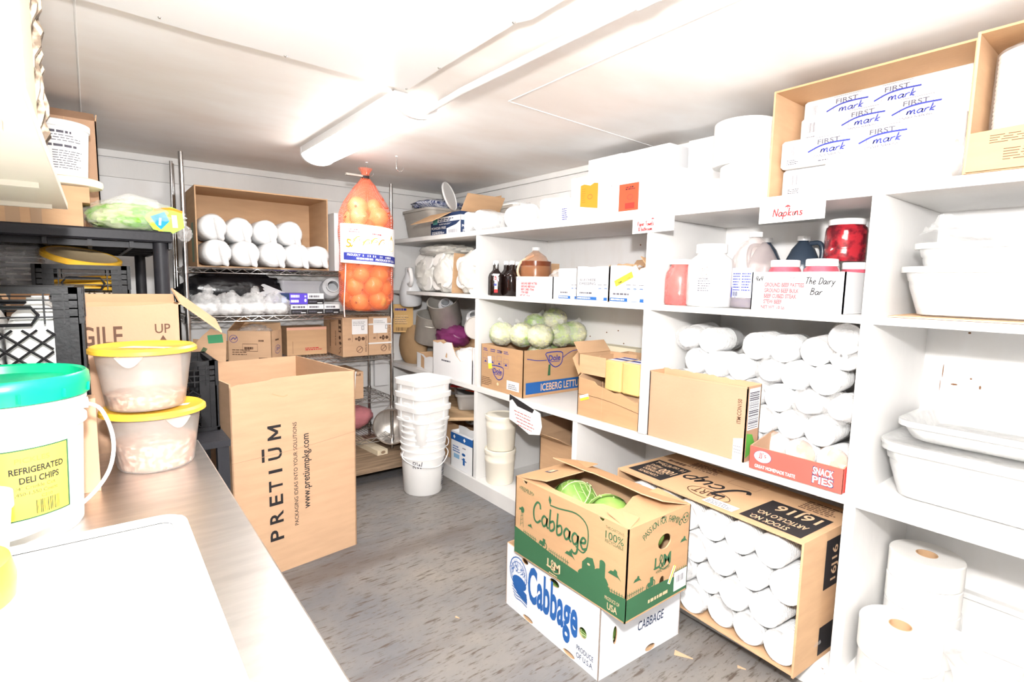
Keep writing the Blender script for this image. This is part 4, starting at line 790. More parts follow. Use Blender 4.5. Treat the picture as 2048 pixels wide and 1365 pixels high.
# ================================================================ far section of the wall shelving (behind the rack post)
def bag(name, label, loc, r, m, seed, amp=.25, sc=4, cat='bag', flat=None, group=None, rot=None):
    mb = MB(); mb.blob((0, 0, 0), r, m, 30, 18, amp, sc, seed=seed, ridge=True, flat=flat); return single(mb, name, label, cat, loc, rot=rot, group=group, ang=70)
LIDBAG = film('lid_bag_film', (.86, .84, .78), clear=.35, rough=.15)
def lidbag(label, loc, n, r, ln, cols=2, rows=2):
    t = thing('lid_bag', label, 'bag', loc); mb = MB(); q = random.Random(int(loc[1]*100))
    for j in range(rows):
        for i in range(cols):
            mb.T = Matrix.Translation((0, (i-(cols-1)/2)*r*1.9, r+j*r*1.8))@Matrix.Rotation(math.radians(q.uniform(60, 120)), 4, 'Y')@Matrix.Rotation(q.uniform(-.3, .3), 4, 'X')
            mb.lathe([(0, -ln/2)]+sum([[(r*.88, -ln/2+ln*k/9), (r*.96, -ln/2+ln*(k+.5)/9)] for k in range(9)], [])+[(r*.9, ln/2), (0, ln/2)], LIDM, 20)
    mb.T = Matrix(); mb.out('plastic_lids', t); mb = MB(); mb.blob((0, 0, rows*r*.95), (ln*.62, cols*r*1.08, rows*r*1.06), LIDBAG, 36, 22, .12, 5, seed=loc[1], ridge=True, flat=rows*r*.94); mb.out('plastic_wrap', t)
lidbag('plastic bag of clear lids right beside the shelf upright', (2.24, 3.26, Z2), 4, .078, .22, 2, 2); lidbag('plastic bag of clear lids second from the shelf upright', (2.25, 3.62, Z2), 4, .075, .24, 2, 2); lidbag('plastic bag of clear lids farthest back on second shelf', (2.30, 4.02, Z2), 4, .075, .24, 2, 2)
mb = MB(); mb.slab([(0, 0), (.30, 0), (.30, .29), (.02, .30)], [], .006, KR2, (0, 0, 0), (1, 0, 0), (0, 0, 1)); single(mb, 'cardboard_sheet', 'brown cardboard panel standing between two bags of lids', 'cardboard', (2.12, 3.445, Z2+.001), yaw=4)
bag('lid_bag', 'flattened bag of lids lying on top of the other lid bags', (2.28, 3.80, Z2+.335), (.14, .30, .045), LIDBAG, 5, .2, 5)
# third shelf end: pots, jars, bags
POTP = [(0, .003), (.135, 0), (.145, .012), (.145, .24), (.15, .246), (.15, .25), (.14, .25), (.138, .018), (0, .014)]
def pot(name, label, loc, rot, s=1, hands=True, m=ALU, prof=POTP):
    t = thing(name, label, 'pot', loc, rot=rot); mb = MB(); mb.T = Matrix.Scale(s, 4); mb.lathe(prof, m, 44); mb.out('pot_body', t)
    if hands:
        for sg in (1, -1):
            mb = MB(); mb.T = Matrix.Scale(s, 4); mb.tube(smooth([(sg*.143, -.04, .19), (sg*.185, -.035, .195), (sg*.185, .035, .195), (sg*.143, .04, .19)], 4), .006, m, 8); mb.out('handle', t)
    return t
pot('stock_pot', 'big dented aluminium stock pot leaning behind the rack post', (2.265, 4.03, .985), (math.radians(8), math.radians(-14), .9), .95)
pot('stock_pot', 'aluminium pot tilted forward on top of the heap', (2.30, 3.80, 1.165), aim((-.42, -.30, .85)), .86, hands=False)
pot('stock_pot', 'steel pot at the bottom of heap under purple bag', (2.33, 3.80, Z3), (0, 0, 0), .8, hands=False, m=STEEL); pot('stock_pot', 'aluminium pot at bottom hidden under the leaning stock pot', (2.40, 4.20, Z3), (0, 0, 0), .82, hands=False)
bag('plastic_bag', 'purple plastic bag squeezed under the tilted pot', (2.31, 3.72, 1.055), (.12, .17, .085), mat('purple_film', (.22, .035, .14), .15, spec=.6, var=.4, vscale=9), 3, .18, 3)
MILKJ = mat('cloudy_jug_plastic', (.66, .67, .69), .35, spec=.5)
JARP = [(0, .004), (.085, 0), (.09, .01), (.09, .16), (.082, .185), (.055, .20), (.055, .235), (.047, .235), (.045, .20), (.075, .18), (.082, .02), (0, .012)]
def ojar(label, loc, rot, s=1):
    mb = MB(); mb.T = Matrix.Scale(s, 4); mb.lathe(JARP, MILKJ, 36); return single(mb, 'plastic_jar', label, 'jar', loc, rot=rot)
ojar('open cloudy jar sitting inside the tilted pot', (2.30, 3.81, 1.235), aim((-.47, -.62, .55)), .72); ojar('open cloudy jar at right, beside the shelf upright', (2.36, 3.50, 1.16), aim((-.47, -.70, .50)), .72)
lid('container_lid', 'round grey lid standing upright before the open jar', (2.19, 3.22, 1.165), .085, mat('grey_lid', (.5, .47, .44), .5), aim((-.75, -.60, .15)))
bag('plastic_bag', 'crumpled clear plastic bags below the grey lid', (2.52, 3.28, .93), (.125, .17, .155), FILM, 6, .25, 5); bag('plastic_bag', 'clear bag of plastic ware behind the torn white carton', (2.53, 3.60, .92), (.12, .13, .14), FILMW, 7, .2, 4)
def wtorn(mb, P, w, h): poly(mb, P, [(w*.34, h*.58), (w*.37, h*.72), (w*.39, h*.68), (w*.385, h*.56)], KR2); lines(mb, P, w*.24, h*.45, w*.3, h*.06, 1, GREYI, 3, fill=.7)
carton('white_carton', 'white carton with torn open top on the far shelf', (2.085, 3.665), Z3, .56, .30, .262, m=WC, mi=KR2, prints={'front': wtorn}, tops={'front': [(0, .255), (.07, .25), (.12, .262), (.16, .25), (.21, .268), (.28, .27), (.30, .23), (.34, .18), (.40, .145), (.46, .15), (.52, .165), (.56, .17)], 'back': tr(0, .56, .30, .015, 10, 3)}, flaps=[('back', -20, .08, tr(0, .56, .0, 0, 1, 1)+tr(.54, .02, .07, .015, 9, 4))], flapmat=KR2)
bag('paper_bundle', 'heap of white crumpled paper in torn white carton', (2.24, 3.32, Z3+.12), (.12, .20, .09), mat('crumpled_white', (.80, .79, .78), .6), 9, .3, 4, cat='paper', flat=.09)
def smc(mb, P, w, h): poly(mb, P, [(w*.24, h*.1), (w*.42, h*.02), (w*.42, h*.75), (w*.24, h*.95)], KR2)
carton('white_carton', 'small white carton with a brown cut out left of torn one', (2.12, 4.00), Z3, .315, .30, .125, m=WC, mi=KR2, prints={'front': smc}, tops={'front': [(0, .13), (.12, .12), (.16, .10), (.22, .115), (.315, .12)]})
BAGK = mat('brown_paper_bag', (.46, .30, .16), .8, var=.15, vscale=6, bump=.3, bscale=12)
mb = MB(); mb.blob((0, 0, .15), (.085, .17, .175), BAGK, 24, 16, .10, 2.5, seed=4, ridge=True, flat=.15)
single(mb, 'paper_sack', 'brown printed paper sack slumped behind the rack post', 'sack', (2.205, 4.23, Z3), rot=(0, 0, .1))
def kbx(mb, P, w, h): lines(mb, P, w*.1, h*.78, w*.75, h*.10, 1, BLUI, 4, fill=.8); lines(mb, P, w*.1, h*.35, w*.7, h*.3, 5, YELP, 5, fill=.3); lines(mb, P, w*.1, h*.3, w*.75, h*.3, 4, GREYI, 5, fill=.2); bars(mb, P, w*.15, h*.05, w*.7, h*.13, BROWN, 8)
carton('kraft_carton', 'small kraft carton with barcode standing on the paper sack', (2.045, 4.30), 1.045, .175, .05, .245, yaw=-27, m=mat('yellow_kraft', (.66, .42, .17), .8, var=.1), closed=True, prints={'front': kbx})
t = thing('spray_jug', 'cloudy white jug with loop handle above the kraft carton', 'jug', (2.16, 4.18, 1.292), rot=(math.radians(10), math.radians(-6), -.2)); mb = MB(); mb.lathe([(0, .003), (.085, 0), (.095, .015), (.095, .12), (.07, .20), (.035, .27), (.035, .32), (0, .32)], MILKJ, 32); mb.out('jug_body', t)
mb = MB(); mb.tube(smooth([(-.02, -.06, .31), (-.03, -.13, .33), (-.03, -.16, .26), (-.03, -.12, .20), (-.03, -.07, .20)], 5), .017, PL, 10); mb.out('handle', t)
# lower shelf of the far section
mb = MB(); mb.box((-.16, -.40, -.012), (.16, .40, .012), WOOD); single(mb, 'wooden_plank', 'loose bare wood plank making a low shelf at far end', 'plank', (2.30, 3.57, .492), rot=(0, 0, math.radians(-32)))
mb = MB(); mb.box((-.02, -.60, 0), (.02, .60, .02), WOOD); single(mb, 'wooden_cleat', 'narrow wood cleat on back wall holding the loose plank', 'cleat', (2.66, 3.70, .458))
tub('bus_tub', 'clear grey tub with red packets on the loose plank', (2.36, 3.50, .505), .36, .27, .13, 60, mat('smoky_tub', (.40, .38, .36), .3, var=.1), taper=.94)
mb = MB()
for i in range(3): mb.T = Matrix.Translation((0, .07*i-.07, .012*i))@Matrix.Rotation(.25*i-.2, 4, 'Z'); mb.box((-.05, -.1, 0), (.05, .1, .012), (REDS, PAPER, REDI)[i])
mb.T = Matrix(); single(mb, 'paper_packets', 'red and white packets lying on top of the smoky tub', 'packets', (2.33, 3.48, .637), rot=(0, 0, .4))
bag('cloth_bundle', 'heap of white and olive cloths below the loose plank', (2.38, 3.44, .425), (.12, .2, .045), mat('mixed_cloth', (.72, .70, .66), .8, vscale=9, col2=(.22, .20, .12), thr=(.42, .5)), 5, .25, 4, cat='cloth')
carton('kraft_carton', 'plain tan carton behind the blue and white glove carton', (2.17, 3.76), ZB, .66, .28, .29, m=KR2, flaps=[('back', -8, .06), ('left', 60, .1)])
def glv(mb, P, w, h):
    rect(mb, P, 0, h*.76, w, h*.20, BLU2); [poly(mb, P, [(w*x, h*.86), (w*(x+.05), h*.92), (w*(x+.10), h*.86), (w*(x+.05), h*.80)], LBL, 1) for x in (.12, .58)]
    lines(mb, P, w*.1, h*.45, w*.34, h*.2, 3, BLU2, 4, fill=.5); rect(mb, P, w*.15, h*.28, w*.26, h*.12, mat('light_blue_ink', (.25, .45, .65), .7), 1); lines(mb, P, w*.55, h*.62, w*.15, h*.06, 1, GREYI, 2)
    ell(mb, P, w*.60, h*.46, w*.08, h*.04, BLU2, 1); rect(mb, P, w*.57, h*.17, w*.09, h*.2, BLU2, 1); poly(mb, P, [(w*.52, h*.34), (w*.73, h*.30), (w*.73, h*.27), (w*.52, h*.31)], BLU2, 1)
carton('glove_carton', 'white carton with blue band at the foot of upright', (2.085, 3.385), ZB, .30, .075, .275, m=WC, mi=WC, prints={'front': glv, 'left': glv}, tops={'right': tr(0, .075, .27, .01, 4, 2), 'back': tr(0, .30, .30, .02, 6, 3)})
# ================================================================ chrome wire rack on a plywood base
XL, XR, YF, YR = .462, 1.865, 3.945, 4.40
rk = thing('wire_rack', 'tall chrome wire shelving rack against the back wall', 'rack', (0, 0, 0))
for x in (XL, XR):
    for y in (YF, YR):
        mb = MB(); mb.tube([(x, y, .122), (x, y, 2.262 if x < 1 else 2.245)], .0135, CHR, 12); mb.lathe([(0, .121), (.018, .121), (.018, .15), (.0135, .152)], BLK, 12) if False else None
        z = .16
        while z < 2.2: mb.tube([(x, y, z), (x, y, z+.003)], .0143, CHR, 12); z += .0508
        mb.out('post', rk)
RZ = (.235, .56, .905, 1.235, 1.555)
mb = MB(); r = .003
for y in (YF, YR):
    mb.tube([(XL, y, 0), (XR, y, 0)], .0035, CHR, 6); mb.tube([(XL, y, -.032), (XR, y, -.032)], .0035, CHR, 6)
    n = 30; mb.tube([(XL+(XR-XL)*i/n, y, -.002 if i % 2 else -.030) for i in range(n+1)], .0027, CHR, 5)
for x in (XL, XR):
    mb.tube([(x, YF, 0), (x, YR, 0)], .0035, CHR, 6); mb.tube([(x, YF, -.032), (x, YR, -.032)], .0035, CHR, 6); mb.tube([(x, YF+(YR-YF)*i/10, -.002 if i % 2 else -.030) for i in range(11)], .0027, CHR, 5)
for i in range(1, 56): x = XL+(XR-XL)*i/56; mb.tube([(x, YF, .003), (x, YR, .003)], .0021, CHR, 5)
for y in (YF+.15, YF+.31): mb.tube([(XL, y, -.002), (XR, y, -.002)], .003, CHR, 5)
for x in (XL, XR):
    for y in (YF, YR): mb.lathe([(.0145, -.036), (.019, -.036), (.0175, .006), (.0145, .006)], CHR, 12) if False else mb.tube([(x, y, -.038), (x, y, .008)], .0185, CHR, 12)
s0 = mb.out('wire_shelf', rk); s0.location.z = RZ[0]
for z in RZ[1:]: o = s0.copy(); COL.objects.link(o); o.location.z = z
zr = [z+.0055 for z in RZ]
mb = MB(); mb.box((.30, 3.60, .085), (2.03, 4.44, .12), WOODD); b_ = single(mb, 'plywood_base', 'weathered plywood board under the wire rack', 'board', (0, 0, 0), bevel=.003)
mb = MB(); [mb.box((x, 3.85, 0), (x+.09, 4.40, .085), WOODD) for x in (.5, 1.15, 1.8)]; mb.out('support_block', b_)
mb = MB(); mb.box((-.045, -.36, 0), (.045, .36, .04), mat('pale_lumber', (.80, .70, .52), .7, var=.2, vscale=5, stretch=(8, 1, 8))); P = Plane((-.045, -.36, 0), (1, 0, 0), (0, 0, 1)); ell(mb, P, .05, .02, .02, .012, WOODD)
single(mb, 'lumber_block', 'short piece of pale lumber lying on the plywood base', 'lumber', (1.70, 4.20, .1205), rot=(0, 0, .10))
# big open carton of foam rolls
carton('foam_carton', 'big open tan carton on its side holding white rolls', (.53, 3.965), zr[4], .845, .415, .515, yaw=0, m=KR2, openface='front', t=.008, tops={'left': [(0, .515), (.415, .515)]}, prints={'left': lambda mb, P, w, h: rect(mb, P, w*.55, h*.06, w*.22, h*.5, mat('faded_green_ink', (.25, .33, .22), .8))})
def frol(label, x, z, ln, r=.078, y=3.95, yaw=0):
    t = thing('foam_roll', label, 'roll', (x, y, z), rot=(0, 0, yaw), group='white rolls in the big open carton'); mb = MB(); mb.T = Matrix.Rotation(math.radians(90), 4, 'X'); r *= .955
    mb.lathe([(0, .004), (r*.8, .004), (r*.97, -.010), (r, -.03), (r, -ln), (0, -ln)], FOAM, 30, wob=.02, seed=x*9); mb.out('foam_plates', t)
    mb = MB(); mb.T = Matrix.Rotation(math.radians(90), 4, 'X'); mb.lathe([(0, .012), (r*.5, .010), (r*.9, .006), (r*1.03, -.012), (r*1.04, -ln*.6), (r*.9, -ln-.004)], FILMW, 30, wob=.06, seed=x*31); mb.tube([(r*.3, r*.7, .0), (r*.5, -.9*r, .035), (r*.6, -r*.98, .05)], [.025, .02, .01], FILMW, 8); mb.out('plastic_wrap', t, ang=70)
zb = zr[4]+.0115+.084
for i, x in enumerate((.637, .810, .982, 1.145, 1.283)): frol(('white roll at left end of bottom row in carton', 'second white roll along bottom row', 'middle white roll of bottom row', 'fourth white roll of bottom row', 'white roll at the right end, at carton edge')[i], x, zb-.001, .34, .086 if i < 4 else .078, 3.90+.01*(i % 2))
for i, x in enumerate((.624, .765, .93, 1.085)): frol(('white roll at left end of the upper row', 'second white roll of upper row with tall gathered wrap', 'third white roll of the upper row', 'right white roll of upper row')[i], x+(.02 if i else 0), zb+.004+(.150 if i else .158), .33, .084, 3.94+.012*(i % 3))
carton('white_carton', 'tall white carton between open carton and onion sack', (1.44, 4.02), zr[4], .14, .3, .43, yaw=0, m=WC, closed=True)
# second rack shelf
z = zr[3]
BB = mat('black_bin_bag', (.010, .010, .012), .25, spec=.6, bump=.6, bscale=14)
mb = MB(); mb.blob((0, 0, .14), (.33, .075, .15), BB, 44, 26, .16, 4, seed=2, ridge=True, flat=.135); single(mb, 'bin_bag', 'crumpled shiny black plastic bag behind clear cup bags', 'bag', (.80, 4.27, z+.0), ang=80)
for i, (x, w_) in enumerate(((.575, .09), (.72, .095), (.865, .09), (1.01, .09))):
    t = thing('cup_bag', ('clear bag of white foam cups nearest the left post', 'second clear bag of white foam cups from left', 'third clear bag of white foam cups from left', 'clear bag of foam cups beside the boxed gloves')[i], 'bag', (x, 4.04, z), group=None); mb = MB()
    for dx, dz in ((-.035, .04), (.035, .042)): mb.blob((dx, 0, dz), (.052, .066, .042), FOAM, 18, 12, .12, 3, seed=i+dx*50)
    mb.out('foam_cups', t); mb = MB(); mb.blob((0, 0, .06), (w_, .09, .078), FILMH, 34, 22, .22, 5, seed=i+9, ridge=True, flat=.059); mb.blob((.02, 0, .125+.03*(i in (0, 2))), (.025, .02, .04), FILM, 12, 10, .3, 5, seed=i, ridge=True); mb.out('plastic_wrap', t, ang=80)
mb = MB(); mb.slab([(0, 0), (.42, .0), (.36, .06), (.05, .20), (0, .20)], [], .004, WC, (0, 0, 0), (1, 0, 0), (0, .25, .968)); single(mb, 'cardboard_sheet', 'grey white card panel leaning behind the purple box', 'cardboard', (.93, 4.16, z+.02))
def gbx(top, seed):
    def f(mb, P, w, h): rect(mb, P, 0, 0, w, h*.48, BLACK); lines(mb, P, w*.08, h*.14, w*.6, h*.2, 1, GREYI, seed, k=1, fill=.8); rect(mb, P, w*.6, h*.06, w*.3, h*.08, LBL, 1); lines(mb, P, w*.1, h*.62, w*.8, h*.24, 1, GREYI, seed, fill=.8)
    return f
PURP = mat('purple_box', (.10, .06, .55), .45)
def pbx(mb, P, w, h):
    rect(mb, P, 0, 0, w*.38, h, NAVY); lines(mb, P, w*.42, h*.62, w*.38, h*.26, 1, LBL, 3, fill=.9); lines(mb, P, w*.42, h*.16, w*.3, h*.26, 1, LBL, 5, fill=.9); ell(mb, P, w*.92, h*.35, w*.04, h*.16, LBL, 1); rect(mb, P, w*.89, h*.65, w*.06, h*.15, LBL, 1); rect(mb, P, w*.12, h*.15, w*.15, h*.5, mat('pale_blue_ink', (.3, .4, .7), .6), 1)
for i, x in enumerate((1.118, 1.237, 1.36)): carton('glove_box', ('black and white glove box below the purple box', 'black and white glove box in bottom row, middle', 'black and white glove box nearest the onion sack')[i], (x, 4.03), z, .116, .2, .068, yaw=0, m=WC, closed=True, prints={'front': gbx(0, i+2)})
carton('glove_box', 'purple and navy glove box on the second rack shelf', (1.03, 4.02), z+.071, .205, .16, .078, yaw=0, m=PURP, closed=True, prints={'front': pbx}); carton('glove_box', 'black and white glove box right of the purple box', (1.238, 4.03), z+.071, .118, .2, .078, yaw=0, m=WC, closed=True, prints={'front': gbx(1, 7)})
tub('food_tub', 'clear grey plastic bin behind the glove boxes', (1.27, 4.30, z), .34, .17, .24, 0, mat('smoky_clear', (.52, .52, .54), .3), taper=.95)
ojar('open cloudy jar lying toward us beside the onion sack', (1.47, 4.26, z+.165), (math.radians(78), 0, -.15), .85)
carton('white_carton', 'plain white carton under the open cloudy jar', (1.40, 4.25), z, .2, .13, .075, yaw=0, m=WC, closed=True)
# third rack shelf
z = zr[2]
def sy1(mb, P, w, h): ring(mb, P, w*.14, h*.74, w*.09, h*.12, .003, BLUI); stroke(mb, P, [(w*.08, h*.7), (w*.14, h*.78), (w*.17, h*.72), (w*.21, h*.8)], .005, BLUI); stroke(mb, P, [(w*.34, h*.34), (w*.68, h*.34), (w*.68, h*.58), (w*.34, h*.58)], .003, BROWN, 1, True, 1); lines(mb, P, w*.38, h*.40, w*.26, h*.1, 1, BROWN, 3, fill=.8); lines(mb, P, w*.1, h*.22, w*.45, h*.22, 3, BROWN, 5, fill=.35); lines(mb, P, w*.70, h*.66, w*.16, h*.06, 1, BROWN, 4, fill=.9); rect(mb, P, w*.7, h*.03, w*.2, h*.10, BROWN)
def sy2(mb, P, w, h): ring(mb, P, w*.55, h*.36, w*.26, h*.14, .003, BLUI); stroke(mb, P, [(w*.42, h*.30), (w*.5, h*.44), (w*.54, h*.32), (w*.62, h*.42), (w*.7, h*.36), (w*.78, h*.46)], .005, BLUI); lines(mb, P, w*.35, h*.66, w*.36, h*.06, 1, BROWN, 6, fill=.9); rect(mb, P, w*.3, h*.02, w*.4, h*.04, BROWN); poly(mb, P, [(w*.6, h*.7), (w*.66, h*.95), (w*.7, h*.95)], FILM, 2)
carton('kraft_carton', 'open kraft carton with purple oval logo on third rack shelf', (.715, 4.125), z, .30, .19, .215, yaw=-35, m=KR, prints={'front': sy1, 'right': sy2}, flaps=[('back', -6, .05), ('left', -40, .12)])
bag('plastic_bag', 'clear plastic bag rising out of the open kraft carton', (.90, 4.16, z+.20), (.10, .08, .04), FILM, 12, .3, 5)
t = thing('flattened_carton', 'folded kraft carton with green print left of logo carton', 'cardboard', (.49, 4.06, z)); mb = MB(); mb.slab([(.02, .02), (.20, .0), (.23, .20), (.14, .25), (.08, .2), (.0, .11)], [], .005, KR, (0, 0, 0), (.98, -.1, .05), (-.03, .42, .9)); P = Plane((0, 0, 0), (.98, -.1, .05), (-.03, .42, .9))
rect(mb, P, .11, .14, .09, .06, mat('bright_green_ink', (.06, .30, .14), .7)); lines(mb, P, .03, .05, .03, .12, 1, GRNI, 5, rot=-35, fill=.7); mb.out('card_sheet', t)
mb = MB(); mb.slab([(0, .0), (.36, .0), (.36, .12), (.0, .16)], [], .005, KR2, (.03, .14, .0), (1, 0, 0), (0, .2, .98)); mb.out('back_sheet', t)
def mid(mb, P, w, h): rect(mb, P, .0, h*.9, w, h*.1, mat('pinkish_tape', (.75, .42, .30), .6)); lines(mb, P, w*.45, h*.16, w*.45, h*.12, 2, REDI, 4, fill=.6); stroke(mb, P, [(w*.14, h*.05), (w*.14, h*.5)], .002, BROWN)
carton('kraft_carton', 'plain tan carton with red marks at the shelf back', (1.13, 4.20), z, .30, .19, .215, yaw=0, m=KR2, closed=True, prints={'front': mid})
PEP = 'PEPSI BOTTLING VER OVER'
def pep(k):
    def f(mb, P, w, h):
        rect(mb, P, w*(.36 if k == 0 else .20), h*.57, w*.62, h*.39, LBL); lines(mb, P, w*(.4 if k == 0 else .24), h*.80, w*.5, h*.12, 3, GREYI, k+2, k=1, fill=.25); rect(mb, P, w*.74, h*.68, w*.10, h*.10, GREYI, 1); rect(mb, P, w*.755, h*.69, w*.07, h*.08, LBL, 2)
        ring(mb, P, w*.66, h*.17, w*.12, h*.08, .004, BROWN); stroke(mb, P, [(w*.58, h*.12), (w*.75, h*.22)], .004, BROWN)
        text(mb, P, 'PEPSI BOTTLING', w*.955, h*.10, w*.075, BROWN, 1, rot=90, w=h*(.42 if k == 0 else .75), bold=.01)
        text(mb, P, 'B', w*.30, h*.43, w*.10, BROWN, 1, rot=90, bold=.03); rect(mb, P, w*.36, h*.38, w*.008, h*.2, BROWN, 1); ell(mb, P, w*.52, h*.45, w*.045, h*.03, BROWN, 1); stroke(mb, P, [(w*.64, h*.40), (w*.6, h*.45), (w*.64, h*.5), (w*.68, h*.45)], .01, BROWN, 1, True); ell(mb, P, w*.80, h*.45, w*.07, h*.045, BROWN, 1)
    return f
def pepl(mb, P, w, h):
    lines(mb, P, w*.35, h*.2, .012, h*.7, 1, BROWN, 2, fill=.9); bars(mb, P, w*.35, h*.15, .012, h*.75, BROWN, 3, vert=True); bars(mb, P, w*.62, h*.25, .02, h*.4, BROWN, 5, vert=True); rect(mb, P, w*.80, h*.62, w*.14, h*.32, BROWN, 1); lines(mb, P, w*.82, h*.66, w*.1, h*.24, 2, KRT, 2, k=2); ell(mb, P, w*.86, h*.48, w*.05, h*.05, BROWN, 1); ell(mb, P, w*.88, h*.34, w*.06, h*.04, BROWN, 1); stroke(mb, P, [(w*.8, h*.06), (w*.9, h*.14), (w*.84, h*.2), (w*.93, h*.24)], .006, BROWN)
carton('soda_syrup_carton', 'left of two tall kraft soda cartons with white labels', (1.462, 3.935), z, .200, .42, .298, yaw=0, m=KR, closed=True, prints={'front': pep(0), 'left': pepl})
carton('soda_syrup_carton', 'right of two kraft soda cartons, with plastic strap, at rack post', (1.668, 3.935), z, .188, .42, .302, yaw=0, m=KR, closed=True, prints={'front': pep(1), 'left': pepl})
mb = MB(); [mb.box((1.665, 3.930, zz), (1.858, 3.9335, zz+.011), PAPER) for zz in (z+.088, z+.238)]; single(mb, 'plastic_strap', 'white plastic straps round the right soda carton', 'strap', (0, 0, 0))
z = zr[1]
def peplow(mb, P, w, h): ring(mb, P, w*.7, h*.62, w*.09, h*.14, .004, BROWN); stroke(mb, P, [(w*.63, h*.55), (w*.77, h*.68)], .004, BROWN); text(mb, P, 'PEPSI', w*.93, h*.94, h*.09, BROWN, 1, rot=180, w=w*.36, bold=.02); lines(mb, P, w*.6, h*.05, w*.2, h*.14, 2, BROWN, 4, fill=.3)
carton('soda_syrup_carton', 'kraft soda carton on lower shelf behind the tall carton', (1.30, 3.97), z, .335, .38, .215, yaw=0, m=KR, closed=True, prints={'front': peplow})
mb = MB(); mb.tube(smooth([(0, 0, 0), (.012, -.006, .1), (.02, -.004, .2), (.028, 0, .22)], 4), .005, PAPER, 8); single(mb, 'white_string', 'short white cord hanging at left of lower soda carton', 'cord', (1.545, 3.958, z+.0))
# things on the lowest shelf
pk = mat('pink_film', (.80, .30, .33), .3, spec=.6, var=.3, vscale=9)
bag('plastic_bag', 'pink plastic bag on the lowest rack shelf', (1.62, 4.28, zr[0]+.10), (.20, .09, .10), pk, 3, .15, 4, flat=.10)
pot('stock_pot', 'shiny steel pot lying on its side right of rack', (1.985, 4.06, .325), (0, math.radians(-90), math.radians(48)), .98, hands=False, m=STEEL); mb = MB(); mb.box((-.1, -.13, 0), (.08, .16, .05), WOODD); single(mb, 'wood_block', 'dark wood block under the sideways steel pot', 'block', (2.0, 4.18, .1205))
carton('white_carton', 'white panel carton standing behind rack at the wall', (1.92, 4.40), .56, .12, .04, .30, yaw=0, m=WC, closed=True)
mb = MB(); mb.tube([(0, 0, 0), (.0, 0, 1.66)], .011, CHR, 10); single(mb, 'mop_pole', 'thin chrome pole leaning beside rack, left of post', 'pole', (.435, 4.38, .615), rot=(0, .012, 0))
mb = MB(); mb.box((-.08, -.05, 0), (.08, .05, .49), BLKS); single(mb, 'mop_bucket', 'dark stand at the wall holding the chrome pole', 'stand', (.38, 4.385, .122))
# ================================================================ onion sack
NX, NY = 1.515, 3.605
sk = thing('onion_sack', 'red mesh sack of yellow onions hanging from ceiling hook', 'sack', (NX, NY, 1.275))
NET = net('red_net', (.90, .16, .07), 42, .26); SKL = MAT_L = mat('sack_label_white', (.86, .86, .88), .5)
def skprof(): return [(.02, 0), (.15, .015), (.185, .08), (.19, .25), (.185, .42), (.188, .55), (.185, .66), (.15, .75), (.085, .85), (.04, .905), (.022, .925), (.03, .955), (.05, .985)]
mb = MB(); pf = []; q = skprof()
for a, b in zip(q[:-1], q[1:]):
    for i in range(4): pf.append((a[0]+(b[0]-a[0])*i/4, a[1]+(b[1]-a[1])*i/4))
mb.lathe(pf+[q[-1]], NET, 64, sx=1.02, sy=.80, wob=.05, seed=3); mb.out('mesh_net', sk, ang=80)
mb = MB(); mb.lathe([(0, .915), (.026, .916), (.026, .935), (0, .936)], BLACK, 14); mb.box((-.14, -.012, .925), (0.0, .012, .938), GREY); mb.out('tie', sk)
class Wrap:
    def pt(s, a, b, k=0):
        an = -math.pi/2+a/.187; r = 1.035+.004*k/3; zz = .325+b+.05*(-a)
        return Vector((.192*r*math.cos(an)*1.02, .192*r*math.sin(an)*.80, zz))
P = Wrap(); mb = MB(); rect(mb, P, -.25, 0, .5, .26, SKL); rect(mb, P, -.215, .02, .43, .05, BLUI, 2); text(mb, P, 'PROUDLY', -.185, .049, .014, LBL, 4, w=.09, bold=.04); lines(mb, P, -.08, .049, .26, .014, 1, LBL, 3, k=4, fill=.9); text(mb, P, 'PRODUCE OF U.S.A.', .0, .028, .014, LBL, 4, w=.17, bold=.04); lines(mb, P, -.12, .028, .11, .014, 1, LBL, 6, k=4, fill=.9)
for i, (x, y, c) in enumerate(((-.19, .12, ORG), (-.13, .15, YELI), (-.07, .135, mat('ochre_ink', (.6, .42, .03), .6)), (-.02, .15, YELI), (.03, .145, ORG))): stroke(mb, P, [(x+.035, y+.03), (x+.012, y+.036), (x+.01, y+.018), (x+.03, y+.006), (x+.02, y-.012), (x-.004, y-.008)], .010, c, 2) if i == 0 else [ell(mb, P, x+.012, y+.008, .022, .011, c, 2), stroke(mb, P, [(x-.01, y-.012), (x+.012, y+.024), (x+.034, y+.028)], .006, c, 3)]
poly(mb, P, [(-.2, .10), (-.15, .105), (-.14, .125), (-.165, .115)], ORG, 2); lines(mb, P, -.17, .205, .08, .03, 2, PINKI, 4, k=2); lines(mb, P, -.02, .20, .08, .018, 1, REDI, 4, k=2)
